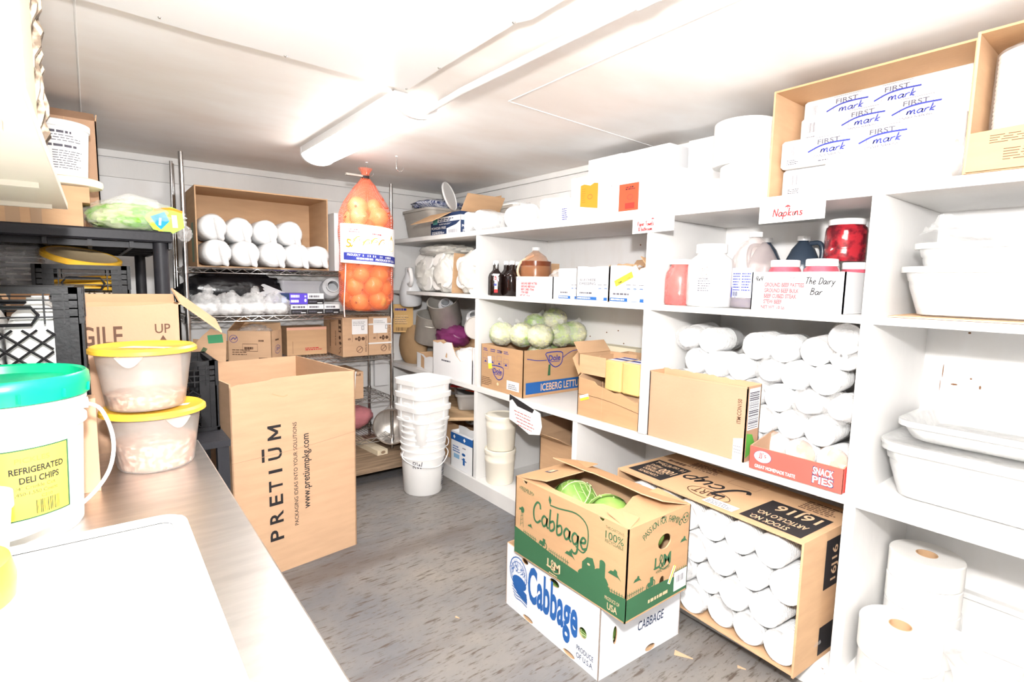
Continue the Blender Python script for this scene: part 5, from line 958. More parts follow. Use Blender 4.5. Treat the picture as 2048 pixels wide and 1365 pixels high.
# plain onion emblem instead of the printed mascot
ell(mb, P, .135, .145, .038, .042, YELI, 2); poly(mb, P, [(.12, .18), (.135, .215), (.15, .18)], mat('ochre_ink', (.6, .42, .03), .6), 2); ell(mb, P, .115, .10, .04, .016, BLUI, 1)
mb.out('printed_band', sk)
mb = MB(); mb.tube(smooth([(-.17, -.06, .33), (-.18, -.07, .2), (-.185, -.06, .06), (-.19, -.08, -.03)], 4), .004, mat('pink_string', (.85, .55, .5), .6), 6); mb.out('string', sk)
ON = mat('onion_skin', (.80, .36, .12), .32, spec=.5, vscale=3, stretch=(9, 9, .6), col2=(.66, .24, .06), thr=(.3, .7), coat=.3); ONL = mat('pale_onion_skin', (.86, .60, .30), .3, spec=.5, vscale=3, stretch=(9, 9, .6), col2=(.74, .42, .16), thr=(.3, .7), coat=.3)
opr = [(0, -.93), (.12, -.95), (.45, -.86), (.8, -.55), (.98, -.1), (.97, .25), (.78, .62), (.42, .86), (.18, .96), (.10, 1.1), (.05, 1.25), (.0, 1.27)]
def onion(x, y, z, r, rot, m, label):
    mb = MB(); mb.lathe([(a*r, b*r*.92) for a, b in opr], m, 26, wob=.02, seed=x*10); mb.tube([(0, 0, -r*.85), (0, 0, -r*.93)], r*.12, BROWN, 8)
    return single(mb, 'onion', label, 'onion', (NX+x, NY+y, 1.275+z), rot=rot, group='onions inside the red mesh sack')
random.seed(4); k = 0
for z, m in ((.075, ON), (.165, ON), (.255, ON), (.35, ON), (.45, ONL), (.545, ONL), (.64, ONL), (.71, ONL)):
    n = 5 if z < .6 else (4 if z < .7 else 2); a0 = random.uniform(0, 6)
    for i in range(n):
        a = a0+2*math.pi*i/n; rr = .112 if z < .6 else (.105 if z < .7 else .06); onion(rr*math.cos(a), rr*math.sin(a)*.72, z+random.uniform(-.018, .018), random.uniform(.062, .072), (random.uniform(-2, 2), random.uniform(-2, 2), random.uniform(0, 6)), m, 'yellow onion pressed inside the hanging red mesh sack')
# ================================================================ floor: tall carton, buckets, cabbage cartons
def pret(mb, P, w, h):
    x = w*.34
    T = lambda s, x_, y, hh, ww, b=0: text(mb, P, s, x_, y, hh, BLACK, 1, rot=90, w=ww, bold=b)
    for ch, fy, ww in (('P', .205, .056), ('R', .298, .062), ('E', .388, .052), ('T', .463, .056), ('I', .538, .016), ('U', .628, .062)): text(mb, P, ch, w*.362, h*fy, .066, BLACK, 1, rot=90, w=ww, bold=.035, align='c')
    rect(mb, P, w*.362-.096, h*.595, .013, h*.066, BLACK, 1)
    X_ = w*.362; [stroke(mb, P, q, .0135, BLACK, 1, sm=1) for q in ([(X_, h*.705), (X_-.066, h*.705)], [(X_-.062, h*.705), (X_-.016, h*.735)], [(X_-.016, h*.735), (X_-.062, h*.765)], [(X_-.066, h*.765), (X_, h*.765)])]
    T('PACKAGING IDEAS INTO YOUR SOLUTIONS', w*.485, h*.225, .020, h*.545, .005); T('www.pretiumpkg.com', w*.582, h*.30, .038, h*.40, .02)
    stroke(mb, P, [(0, h*.62), (w*.5, h*.63), (w, h*.66)], .0025, KRP, 1); stroke(mb, P, [(w*.3, h*.93), (w*.38, h*.91), (w*.42, h*.915)], .006, KR2, 1)
carton('tall_carton', 'tall open kraft carton printed with bold black vertical lettering', (.468, 2.712), 0, .642, .74, 1.003, yaw=7.7, m=KR, mi=KR, prints={'front': pret}, t=.007, tops={'front': [(0, .985), (.03, .995), (.18, 1.0), (.2, 1.008), (.5, 1.008), (.642, 1.0)]})
def bucket(label, loc, r, h, sqr=False, handle=None, body_fn=None, wall=.004, yaw=0, group=None, open_=True):
    t = thing('bucket', label, 'bucket', loc, yaw, group); mb = MB(); b = r*.87
    pf = [(0, .001), (b-.006, 0), (b, .008), (r*.965, h*.70), (r*1.01, h*.71), (r*1.01, h*.735), (r*.97, h*.74), (r*.98, h*.84), (r*1.02, h*.85), (r*1.02, h*.875), (r*.985, h*.88), (r, h*.975), (r*1.035, h*.98), (r*1.035, h), (r*.985, h), (r*.96, h*.7), (b-.008, .02), (0, .016)]
    mb.lathe(pf, PLB, 48); mb.out('bucket_body', t)
    if body_fn: mb = MB(); body_fn(mb, b, (r*.965-b)/(h*.7)); mb.out('printed_label', t)
    if handle:
        mb = MB(); mb.tube(smooth(handle, 5), .0032, PL, 8); mb.out('bail_handle', t)
    return t
BX, BYK = 1.80, 3.300
def bkl(mb, b, dr):
    P = Cyl(b, 0, -2.55, dr); script(mb, P, 'RW', 0.0, .205, .05, .0045, GREYI, 1, sx=.95)
    P = Cyl(b, 0, -.98, dr); bars(mb, P, 0, .05, .045, .19, GREYI, 5, vert=True); lines(mb, P, .005, .04, .04, .2, 12, BLACK, 4, fill=.2)
bucket('round white bucket on the floor at bottom of stack', (BX, BYK, 0), .157, .37, handle=[(-.155, 0, .31), (-.175, -.04, .27), (-.12, -.155, .235), (.02, -.19, .225), (.13, -.13, .29), (.155, 0, .31)], body_fn=bkl)
for i in range(2): bucket(('round white bucket nested second from bottom of stack', 'round white bucket nested third from bottom of stack')[i], (BX+.004, BYK-.002*i, .105+.085*i), .156, .345, handle=None if i else [(.155, 0, .29), (.185, -.03, .25), (.19, -.02, .2), (.165, .0, .18)])
def sqb(label, z):
    t = thing('bucket', label, 'bucket', (BX, BYK, z), 12); mb = MB()
    pf = [(0, .002), (.13, 0), (.138, .01), (.150, .17), (.158, .175), (.158, .19), (.152, .195), (.155, .245), (.166, .25), (.168, .285), (.160, .288), (.150, .25), (.132, .02), (0, .016)]
    mb.lathe([(a*.94, b) for a, b in pf], PLB, 48, sq=4, rot0=math.pi/48); mb.out('bucket_body', t)
    for a in range(4):
        mb = MB(); mb.T = Matrix.Rotation(math.pi/2*a, 4, 'Z'); mb.box((-.07, -.149, .197), (-.062, -.141, .248), PL); mb.box((.062, -.149, .197), (.07, -.141, .248), PL); mb.box((-.03, -.152, .197), (.03, -.142, .215), PL); mb.out('grip_rib', t)
    return t
for i in range(3): sqb(('square white bucket, lowest of three nested on round ones', 'square white bucket nested in the middle of three', 'square white bucket at the very top of the stack')[i], .35+.092*i)
GRC = mat('cabbage_green', (.24, .40, .09), .4, vscale=7, col2=(.09, .20, .035), thr=(.35, .65), bump=.7, bscale=9)
def cabbage(label, loc, r, seed):
    t = thing('cabbage', label, 'cabbage', loc, rot=(seed*.7, seed*.4, seed)); mb = MB(); mb.blob((0, 0, 0), (r*.97, r*.97, r*.9), GRC, 30, 20, .05, 2, seed=seed, ridge=True); mb.out('head', t, ang=80)
    for k in range(6):
        a0 = k*1.15+seed; mb = MB()
        def f(u, v):
            th = -.15+1.9*v; ph = a0+(u-.5)*2.3*(1-.25*v*v); rr = r*(1.0+.012*k+.05*v*v+.035*noise.noise(Vector((u*5, v*5, seed+k))))
            return Vector((rr*math.cos(ph)*math.cos(th), rr*math.sin(ph)*math.cos(th), rr*.92*math.sin(th)))
        mb.sheet(f, GRC, 18, 14); VE = mat('cabbage_vein', (.48, .58, .28), .5)
        mb.tube([f(.5, v/10)*1.003 for v in range(11)], .0028, VE, 5)
        for s in (-1, 1):
            for j in (1, 3, 5, 7): mb.tube([f(.5+s*.10*q_, (j+q_*.7)/11)*1.003 for q_ in range(5)], .0014, VE, 4)
        mb.out('outer_leaf', t, ang=80)
    return t
def blob_tree(mb, P, x, y, s, m=None):
    q = [(x+s*(1+.18*math.sin(5*a+x*40))*math.cos(a)*.8, y+s*(1+.18*math.sin(4*a+1))*math.sin(a)*.75) for a in [2*math.pi*i/16 for i in range(16)]]; poly(mb, P, q, m or GRNI, 2)
def cloud(mb, P, x, y, s): poly(mb, P, [(x-s, y-.25*s), (x-.6*s, y+.2*s), (x-.2*s, y+.25*s), (x, y+.6*s), (x+.35*s, y+.45*s), (x+.4*s, y+.1*s), (x+s, y-.5*s), (x+.5*s, y-.25*s)], GRNI, 1)
def fence(mb, P, x0, x1, y, dy, h): 
    n = int((x1-x0)/.011); [rect(mb, P, x0+(x1-x0)*i/n, y+dy*i/n, .003, h, GRNI, 1) for i in range(n)]; stroke(mb, P, [(x0, y+h*.6), (x1, y+dy+h*.6)], .002, GRNI, 1)
def lm(mb, P, x, y, s, m, k=2):
    text(mb, P, 'L', x-s*.95, y, s*.78, m, k, bold=.06, w=s*.5); script(mb, P, '&', x-s*.48, y-s*.12, s*1.05, s*.10, m, k); text(mb, P, 'M', x+s*.0, y, s*.78, m, k, bold=.06, w=s*.85); rect(mb, P, x-s*1.05, y, s*.35, s*.1, m, k); stroke(mb, P, [(x-s*.3, y-s*.05), (x+s*.1, y-s*.28), (x+s*.8, y-s*.05)], s*.06, m, k)
def cab1(mb, P, w, h):
    poly(mb, P, [(0, 0.006), (w, .006), (w, h*.27), (w*.85, h*.24), (w*.68, h*.24), (w*.45, h*.26), (w*.25, h*.30), (0, h*.35)], GRNI); fence(mb, P, w*.10, w*.24, h*.32, -h*.02, h*.05); fence(mb, P, w*.36, w*.55, h*.265, -h*.012, h*.06); fence(mb, P, w*.86, w*.99, h*.24, h*.01, h*.05)
    blob_tree(mb, P, w*.70, h*.26, .05); blob_tree(mb, P, w*.80, h*.31, .05); blob_tree(mb, P, w*.845, h*.24, .035); poly(mb, P, [(w*.66, h*.25), (w*.66, h*.40), (w*.70, h*.48), (w*.745, h*.50), (w*.765, h*.42), (w*.765, h*.25)], GRNI, 2); rect(mb, P, w*.80, h*.25, w*.045, h*.26, GRNI, 2); ell(mb, P, w*.822, h*.51, w*.0225, h*.03, GRNI, 2); ell(mb, P, w*.715, h*.41, w*.012, h*.013, KR, 3)
    rect(mb, P, w*.27, h*.31, w*.05, h*.05, GRNI, 2); ring(mb, P, w*.28, h*.31, .011, .011, .004, GRNI); ring(mb, P, w*.315, h*.32, .015, .015, .004, GRNI); rect(mb, P, w*.30, h*.35, w*.025, h*.05, GRNI, 2)
    for x, y, s in ((.17, .46, .018), (.555, .40, .030), (.915, .465, .032)): cloud(mb, P, w*x, h*y, s)
    stroke(mb, P, [(w*.062, h*.39), (w*.072, h*.58)], .002, GRNI, sm=1); stroke(mb, P, [(w*.095, h*.39), (w*.085, h*.58)], .002, GRNI, sm=1); [stroke(mb, P, [(w*.064, h*(.42+.05*i)), (w*.092, h*(.45+.05*i))], .0015, GRNI, sm=1) for i in range(3)]; ell(mb, P, w*.082, h*.61, .012, .014, GRNI); poly(mb, P, [(w*.045, h*.59), (w*.08, h*.61), (w*.05, h*.63)], GRNI)
    text(mb, P, '×PREMIUM×', w*.045, h*.855, h*.055, GRNI, 1, w=w*.155, rot=-2)
    script(mb, P, 'Cabbage', w*.195, h*.555, h*.255, .0095, GRNI, 2, sx=.92, rot=-1); stroke(mb, P, [(w*.36, h*.845), (w*.45, h*.86), (w*.60, h*.90), (w*.69, h*.82), (w*.70, h*.62), (w*.665, h*.50), (w*.60, h*.53)], .006, GRNI, 2); poly(mb, P, [(w*.362, h*.84), (w*.345, h*.90), (w*.352, h*.96), (w*.372, h*.91)], GRNI, 2)
    text(mb, P, 'THIS CARTON IS', w*.835, h*.905, h*.030, GRNI, 1, w=w*.135); text(mb, P, '100%', w*.835, h*.80, h*.080, GRNI, 1, w=w*.135, bold=.01); text(mb, P, 'RECYCLABLE', w*.835, h*.755, h*.036, GRNI, 1, w=w*.135, bold=.01)
    lm(mb, P, w*.415, h*.10, .043, KRT, 3); lines(mb, P, w*.37, h*.03, w*.1, h*.03, 1, KRT, 3, k=3); text(mb, P, 'PRODUCE OF', w*.85, h*.145, h*.038, KRT, 3, w=w*.11); text(mb, P, 'USA', w*.87, h*.05, h*.07, KRT, 3, w=w*.075, bold=.03)
def cab2(mb, P, w, h):
    poly(mb, P, [(.004, .008), (w-.004, .008), (w-.004, h*.21), (w*.6, h*.25), (w*.3, h*.26), (.004, h*.25)], GRNI); fence(mb, P, .006, w*.27, h*.265, 0, h*.05); fence(mb, P, w*.72, w*.98, h*.25, h*.0, h*.06)
    rect(mb, P, w*.32, h*.27, w*.09, h*.05, GRNI, 2); ring(mb, P, w*.33, h*.28, .010, .010, .004, GRNI); ring(mb, P, w*.40, h*.29, .014, .014, .004, GRNI); rect(mb, P, w*.355, h*.31, w*.05, h*.06, GRNI, 2)
    cloud(mb, P, w*.16, h*.42, .024); cloud(mb, P, w*.90, h*.62, .024)
    S_ = 'PASSION FOR FARMING'
    for i, ch in enumerate(S_):
        a = math.radians(128-76*i/(len(S_)-1)); text(mb, P, ch, w*.53+.165*math.cos(a), h*.47+.155*math.sin(a), .026, GRNI, 1, rot=math.degrees(a)-90, align='c', sx=.75)
    lm(mb, P, w*.56, h*.435, .055, GRNI, 1); text(mb, P, '×FAMILY FARMS×', w*.45, h*.375, h*.035, GRNI, 1, w=w*.22); text(mb, P, 'L&M  RALEIGH, NC 27604 USA', w*.34, h*.085, h*.036, KRT, 2, w=w*.4) if False else lines(mb, P, w*.34, h*.09, w*.42, h*.04, 1, KRT, 4, k=2, fill=.9)
    rect(mb, P, w*.76, h*.06, w*.22, h*.22, LBL, 2); bars(mb, P, w*.80, h*.15, w*.14, h*.08, GREYI, 3, k=3); ring(mb, P, w*.91, h*.87, .020, .020, .003, GRNI); ell(mb, P, w*.885, h*.88, .005, .005, GRNI); ell(mb, P, w*.935, h*.88, .005, .005, GRNI); ell(mb, P, w*.91, h*.845, .005, .004, GRNI)
    rect(mb, P, w*.645, h*.20, w*.05, h*.20, LBL, 3, rot=-28); rect(mb, P, w*.66, h*.20, w*.025, h*.20, YELI, 4, rot=-28)
def hole(x, y, rx, ry, n=14): return [(x+rx*math.cos(2*math.pi*i/n), y+ry*math.sin(2*math.pi*i/n)) for i in range(n)]
CW, CD, CH = .632, .372, .352
def notch(ln, H, xs, dw=.016, dd=.017):
    o = [(0, H)]
    for x in xs: o += [(x-dw, H), (x-dw*.6, H-dd*.8), (x, H-dd), (x+dw*.6, H-dd*.8), (x+dw, H)]
    return o+[(ln, H)]
def cabflap(mb, P, w, h): rect(mb, P, w*.55, h*.35, .05, .04, GREYI); rect(mb, P, w*.56, h*.4, .035, .025, KRT, 1)
carton('cabbage_carton', 'tan cabbage carton with green farm print, on top', (1.422, 1.763), .302, CW, CD, CH, yaw=-90, m=CAB, prints={'front': cab1, 'right': cab2}, tops={'front': notch(CW, CH, (.065, .505)), 'right': notch(CD, CH, (.20,))},
       holes={'right': [hole(.213, .246, .040, .030), hole(.208, .085, .017, .026)]}, flaps=[('left', -80, .16, [(.0, 0), (.372, 0), (.36, .19), (.15, .20), (.10, .155), (.01, .15)], cabflap), ('back', -74, .2, [(.0, 0), (.632, 0), (.62, .17), (.42, .175), (.38, .155), (.22, .165), (.1, .185), (.02, .16)]), ('right', -82, .10, [(0, 0), (.372, 0), (.36, .15), (.2, .15), (.10, .11), (.02, .12)]), ('front', -80, .03, [(.0, 0), (.632, 0), (.61, .085), (.45, .07), (.40, .03), (.22, .028), (.05, .05)])])
cabbage('bright green cabbage showing in carton opening, left one', (1.565, 1.535, .575), .095, 1); cabbage('bright green cabbage showing in carton opening, right one', (1.575, 1.355, .565), .093, 3); cabbage('cabbage seen through the handle hole of tan carton', (1.645, 1.212, .548), .062, 5); cabbage('cabbage at the bottom of the tan carton', (1.60, 1.62, .41), .095, 6); cabbage('cabbage in the middle of the tan carton bottom', (1.60, 1.43, .405), .09, 7)
WBK = mat('blue_print', (.02, .11, .36), .6)
def cw1(mb, P, w, h):
    text(mb, P, 'Cabbage', w*.275, h*.36, h*.52, WBK, 1, bold=.06, w=w*.53)
    text(mb, P, 'PRODUCE', w*.80, h*.20, h*.07, NAVY, 1, w=w*.155, bold=.01); text(mb, P, 'OF U.S.A.', w*.80, h*.095, h*.07, NAVY, 1, w=w*.155, bold=.01)
    r = random.Random(3)
    ring(mb, P, w*.155, h*.64, w*.105, h*.24, .005, WBK); ring(mb, P, w*.155, h*.62, w*.085, h*.19, .003, WBK); ell(mb, P, w*.17, h*.50, w*.085, h*.10, WBK, 1); poly(mb, P, [(w*.08, h*.42), (w*.16, h*.30), (w*.27, h*.26), (w*.26, h*.40), (w*.18, h*.44)], WBK, 1)
    for i in range(26):
        a = r.uniform(.2, 3.0); rr = r.uniform(.5, 1.0); x = w*(.155+.10*rr*math.cos(a)); y = h*(.63+.23*rr*math.sin(a)); stroke(mb, P, [(x, y), (x+r.uniform(-.02, .02), y-.015), (x+r.uniform(-.02, .02), y-.03)], .002, WBK, 2)
    for i in range(4): stroke(mb, P, [(w*(.08+.01*i), h*(.38-.04*i)), (w*.14, h*(.36-.045*i)), (w*.2, h*(.37-.045*i)), (w*.27, h*(.33-.04*i))], .004, WBK, 2)
def cw2(mb, P, w, h):
    text(mb, P, 'CABBAGE', w*.44, h*.40, h*.13, NAVY, 1, w=w*.33, bold=.01, shear=.15); text(mb, P, 'BG', w*.27, h*.66, h*.06, NAVY, 1, w=w*.05); text(mb, P, 'PRODUCE', w*.84, h*.83, h*.05, NAVY, 1, w=w*.12); text(mb, P, 'OF', w*.88, h*.75, h*.05, NAVY, 1, w=w*.04); text(mb, P, 'U.S.A.', w*.86, h*.66, h*.05, NAVY, 1, w=w*.09); stroke(mb, P, [(w*.985, h*.80), (w*.985, h*.97)], .006, NAVY, 1)
def bot(ln, H, xs, top): return top
WL, WD, WH = .605, .49, .30
carton('cabbage_carton', 'white cabbage carton with blue print on the floor', (1.452, 1.856), 0, WL, WD, WH, yaw=-92, m=mat('white_carton_card', (.80, .82, .86), .65, var=.04), mi=KRI, prints={'front': cw1, 'right': cw2}, holes={'front': [hole(.515, .145, .022, .022), hole(.34, .265, .03, .016), hole(.14, .268, .022, .012), hole(.17, .012, .035, .011), hole(.44, .012, .035, .011)], 'right': [hole(.20*.42, .155, .012, .038), hole(.255, .225, .045, .030), hole(.30, .016, .03, .014)]}, tops={'right': tr(0, WD, .296, .004, 9, 4)})
for i, (x, y, z) in enumerate(((1.555, 1.38, .12), (1.555, 1.60, .13), (1.76, 1.335, .17), (1.565, 1.305, .215), (1.76, 1.55, .13))): cabbage(('cabbage seen through the round hole of white carton', 'cabbage at middle of the white carton', 'cabbage seen through the end hole of white carton', 'cabbage behind the slot of the white carton corner', 'cabbage at the back of the white carton')[i], (x, y, z), .09 if i != 3 else .06, i+11)
# floor scraps
for i, (x, y, s) in enumerate(((1.79, 1.165, .028), (1.93, .97, .012), (1.20, 1.9, .008))):
    mb = MB(); mb.slab([(0, 0), (s*2.6, -s*.3), (s*1.1, s*.5), (.2*s, s)], [], .004, KR, (0, 0, .0045), (1, 0, 0), (0, 1, 0)); single(mb, 'cardboard_scrap', ('torn scrap of cardboard on floor by the white cabbage carton', 'tiny cardboard scrap on floor near the cup carton', 'tiny cardboard crumb in the middle of the floor')[i], 'scrap', (x, y, 0), yaw=-50)
# ================================================================ left side: steel counter and what stands on it
ct = thing('steel_counter', 'long stainless steel worktop running along the left wall', 'counter', (0, 0, 0))
mb = MB(); mb.box((LX+.002, FY+.05, .862), (.275, 2.215, .90), STEEL); mb.out('worktop', ct, bevel=.005)
for x in (LX+.08, .20):
    for y in (FY+.15, .6, 2.12): mb = MB(); mb.tube([(x, y, 0), (x, y, .862)], .02, STEEL, 12); mb.out('leg', ct)
TRAY = mat('white_tray', (.88, .88, .88), .45)
t = thing('plastic_tray', 'large white plastic tray with raised rim on the steel counter', 'tray', (-.155, .93, .9005)); mb = MB(); mb.box((-.30, -.54, 0), (.30, .535, .022), TRAY, .05); mb.out('tray_base', t)
mb = MB(); o_ = []
for cx_, cy_, a0 in ((.245, .48, 0), (-.245, .48, 90), (-.245, -.485, 180), (.245, -.485, 270)):
    for k in range(7): a = math.radians(a0+15*k); o_.append((cx_, cy_, math.cos(a), math.sin(a)))
vs = []; n = len(o_)
for rr, z in ((.055, .016), (.055, .030), (.048, .034), (.035, .034), (.026, .024)): vs += [(p[0]+p[2]*rr, p[1]+p[3]*rr, z) for p in o_]
mb.add(vs, [(i*n+k, i*n+(k+1) % n, (i+1)*n+(k+1) % n, (i+1)*n+k) for i in range(4) for k in range(n)], TRAY); mb.out('rim', t)
# pickle bucket
bk = thing('pickle_bucket', 'white pickle bucket with green lid and yellow label on counter', 'bucket', (-.178, 1.645, .9005)); mb = MB()
mb.lathe([(0, .001), (.126, 0), (.131, .008), (.139, .20), (.141, .245), (.149, .25), (.149, .262), (.142, .27), (.143, .30), (.151, .305), (.151, .315), (.144, .32), (.145, .345), (0, .345)], PLB, 64); mb.out('bucket_body', bk)
mb = MB(); mb.lathe([(.146, .318), (.157, .320), (.160, .345), (.158, .366), (.152, .372), (.146, .368), (.141, .350), (.128, .346), (.126, .352), (.06, .350), (.0, .352)], GRN, 64)
for a in range(24): 
    an = a*math.pi/12; 
    if a % 2: mb.tube([(.1595*math.cos(an), .1595*math.sin(an), .325), (.1600*math.cos(an), .1600*math.sin(an), .345)], .004, GRN, 6)
mb.out('lid', bk)
mb = MB(); P = Cyl(.134, .065, -2.62, .03); LBY = mat('label_yellow', (.86, .70, .08), .5)
rect(mb, P, 0, 0, .265, .158, GRNI); rect(mb, P, .003, .003, .257, .152, LBY, 1); text(mb, P, 'PICKLES', .165, .128, .011, mat('gold_ink', (.55, .48, .05), .6), 2, w=.058); text(mb, P, 'REFRIGERATED', .155, .104, .0135, BLACK, 2, w=.095, bold=.07); text(mb, P, 'DELI CHIPS', .170, .082, .0135, BLACK, 2, w=.07, bold=.07)
text(mb, P, '1/4" Crinkle Cut', .160, .068, .008, BLACK, 2, w=.072); text(mb, P, '1,450-1,550 Count', .158, .055, .008, BLACK, 2, w=.078); text(mb, P, 'C210', .205, .043, .007, BLACK, 2, w=.02); bars(mb, P, .195, .008, .045, .031, BLACK, 6, k=2)
lines(mb, P, .07, .035, .06, .03, 4, BLACK, 3, k=2, fill=.3); lines(mb, P, .08, .008, .07, .02, 2, BLACK, 4, k=2, fill=.3); ell(mb, P, .085, .093, .032, .026, LBL, 2); ell(mb, P, .078, .095, .016, .008, GRNI, 3); ell(mb, P, .092, .098, .014, .007, mat('teal_leaf', (.02, .18, .14), .6), 4); poly(mb, P, [(.05, .125), (.11, .132), (.12, .138), (.115, .12), (.05, .112)], LBL, 3)
mb.out('printed_label', bk)
mb = MB(); hp = smooth([(.142, .01, .285), (.176, -.02, .27), (.196, -.06, .20), (.180, -.105, .13), (.12, -.16, .08), (.03, -.19, .06), (-.08, -.18, .05), (-.17, -.1, .10), (-.145, 0, .285)], 6); mb.tube(hp, .0042, PL, 8); h_ = mb.out('bail_handle', bk); mb = MB(); mb.tube(smooth([(.09, -.172, .072), (.03, -.19, .06), (-.04, -.188, .053)], 4), .011, PL, 10); mb.out('grip', h_)
mb = MB(); mb.lathe([(.0, 0), (.014, 0), (.014, .01), (0, .012)], PL, 12); o = mb.out('handle_boss', bk); o.location = (.142, .01, .285); o.rotation_euler = (0, math.pi/2, 0)
carton('kraft_carton', 'thin kraft carton standing right behind the pickle bucket', (-.31, 1.822), .9005, .297, .06, .262, yaw=0, m=KRP, closed=True)
# small containers at the frame edge
DELI = film('cloudy_deli_plastic', (.86, .84, .84), clear=.3, rough=.3, bump=.02)
t = thing('deli_cup', 'cloudy plastic cup on tray before the pickle bucket', 'cup', (-.208, 1.395, .925)); mb = MB(); mb.lathe([(0, .002), (.044, 0), (.047, .004), (.058, .115), (.062, .118), (.062, .146), (.058, .148), (.054, .118), (.045, .008), (0, .006)], DELI, 36); mb.out('cup_body', t)
t = thing('deli_container', 'cloudy container with domed yellow lid at left frame edge', 'container', (-.208, 1.06, .925)); mb = MB(); mb.lathe([(0, .002), (.066, 0), (.07, .005), (.082, .10), (0, .10)], DELI, 36); mb.out('container_body', t)
mb = MB(); mb.lathe([(.084, .090), (.092, .092), (.094, .12), (.088, .150), (.07, .162), (0, .165)], YEL, 40); mb.out('lid', t)
# bean tubs
BEAN = mat('dry_beans', (.42, .20, .12), .5, vscale=70, col2=(.80, .58, .44), thr=(.40, .52), bump=.8, bscale=55)
BTUB = film('bean_tub_plastic', (.66, .61, .57), clear=.64, rough=.3, bump=.02, var=.03)
def beantub(label, loc, fill, blabel, yaw=0):
    t = thing('bean_container', label, 'container', loc, yaw); mb = MB(); mb.lathe([(0, .002), (.098, 0), (.104, .008), (.126, .168), (.131, .17), (.131, .178)], BTUB, 56); mb.out('tub_body', t)
    for a in (0, math.pi):
        mb = MB(); mb.T = Matrix.Rotation(a, 4, 'Z'); A = [-1.25+.5*i/10-.55 for i in range(11)]
        top = [(.129, x) for x in A]; vs = []
        for i, x in enumerate(A):
            d = .030*math.sin(math.pi*i/10); vs += [(.131*math.cos(x), .131*math.sin(x), .172), (.146*math.cos(x), .146*math.sin(x), .170-d)]
        mb.add(vs, [(2*i, 2*i+2, 2*i+3, 2*i+1) for i in range(10)], BTUB); mb.out('handle', t)
    mb = MB(); mb.lathe([(0, .178), (.130, .178), (.139, .172), (.143, .174), (.142, .184), (.134, .191), (.124, .190), (.118, .186), (0, .186)], YEL, 56); l_ = mb.out('lid', t); mb = MB(); P = Plane((-.06, -.03, .186), (1, 0, 0), (0, 1, 0)); poly(mb, P, [(0, 0), (.13, -.03), (.15, -.01), (.03, .035)], LBL); mb.out('paper_label', l_)
    mb = MB(); mb.lathe([(0, .004), (.097, .004), (.0995, .01), (.1005+fill*.13, fill), (.06, fill+.006), (0, fill+.004)], BEAN, 40, wob=.02); single(mb, 'dry_beans', blabel, 'beans', loc)['kind'] = 'stuff'
beantub('clear bean container with yellow lid, lower of stacked pair', (.131, 1.998, .9005), .085, 'pale brown dry beans in the lower container', 20); beantub('clear bean container with yellow lid, upper of stacked pair', (.113, 1.998, 1.093), .045, 'pale brown dry beans in the upper container', -20)
# milk crates
def crate(label, loc, yaw=0, L=.33, H=.285, m=BLK, name='milk_crate', hole=True):
    t = thing(name, label, 'crate', loc, yaw); a = L/2; mb = MB(); w_ = .006
    for (x, y) in ((-a, -a), (a-.03, -a), (-a, a-.03), (a-.03, a-.03)): mb.box((x, y, 0), (x+.03, y+.03, H), m)
    mb.box((-a, -a, H-.018), (a, -a+.02, H), m); mb.box((-a, a-.02, H-.018), (a, a, H), m); mb.box((-a, -a, H-.018), (-a+.02, a, H), m); mb.box((a-.02, -a, H-.018), (a, a, H), m); mb.out('rim_frame', t)
    def side(full):
        mb = MB(); o = [(-a, 0), (a, 0), (a, H), (-a, H)]; hl = []
        # solid side with square windows at the top band, lattice below
        for z in (.012, H-.035, H-.058, H-.081): mb.box((-a, -.004, z-.002), (a, .006, z+.002), m)
        for i in range(9): x = -a+L*i/8; mb.box((x-.002, -.004, 0), (x+.002, .006, .012), m); 
        for i in (0, 1, 2, 6, 7, 8): x = -a+L*i/8; mb.box((x-.002, -.003, H-.10), (x+.002, .006, H), m)
        for x0 in (-a, a-.065): mb.box((x0, .002, 0), (x0+.065, .008, H), m)
        mb.box((-a, -.006, 0), (a, .01, .016), m)
        ring_ = [(.075*math.cos(q)*1.0, .028*math.sin(q)) for q in [2*math.pi*i/20 for i in range(20)]]
        mb.tube([(x, 0, H-.075+z) for x, z in [(-.07, .0), (-.055, .022), (.055, .022), (.07, 0), (.055, -.026), (-.055, -.026)]], .005, m, 6, True)
        for s in (1, -1):
            for k in range(-6, 7):
                x0 = k*.05; pts = []
                for j in range(25):
                    z = .016+(H-.115-.016)*j/24; x = x0+s*(z-.016)*1.15
                    if abs(x) <= a-.062: pts.append((x, 0, z))
                if len(pts) > 2: mb.tube([pts[0], pts[-1]], .0036, m, 6)
        return mb
    for k in range(4):
        mb = side(True); q = mb.out('side_panel', t); q.rotation_euler = (0, 0, k*math.pi/2); q.location = ((0, -a+.004, 0), (a-.004, 0, 0), (0, a-.004, 0), (-a+.004, 0, 0))[k]
    mb = MB()
    for i in range(9): x = -a+.01+(L-.02)*i/8; mb.box((x-.004, -a, 0), (x+.004, a, .008), m); mb.box((-a, x-.004, 0), (a, x+.004, .008), m)
    mb.out('bottom_grid', t); return t
crate('black milk crate on counter, under another crate behind bucket', (-.192, 2.068, .9005)); crate('black milk crate stacked upper, holding white jugs, behind pickle bucket', (-.192, 2.068, 1.187), H=.275)
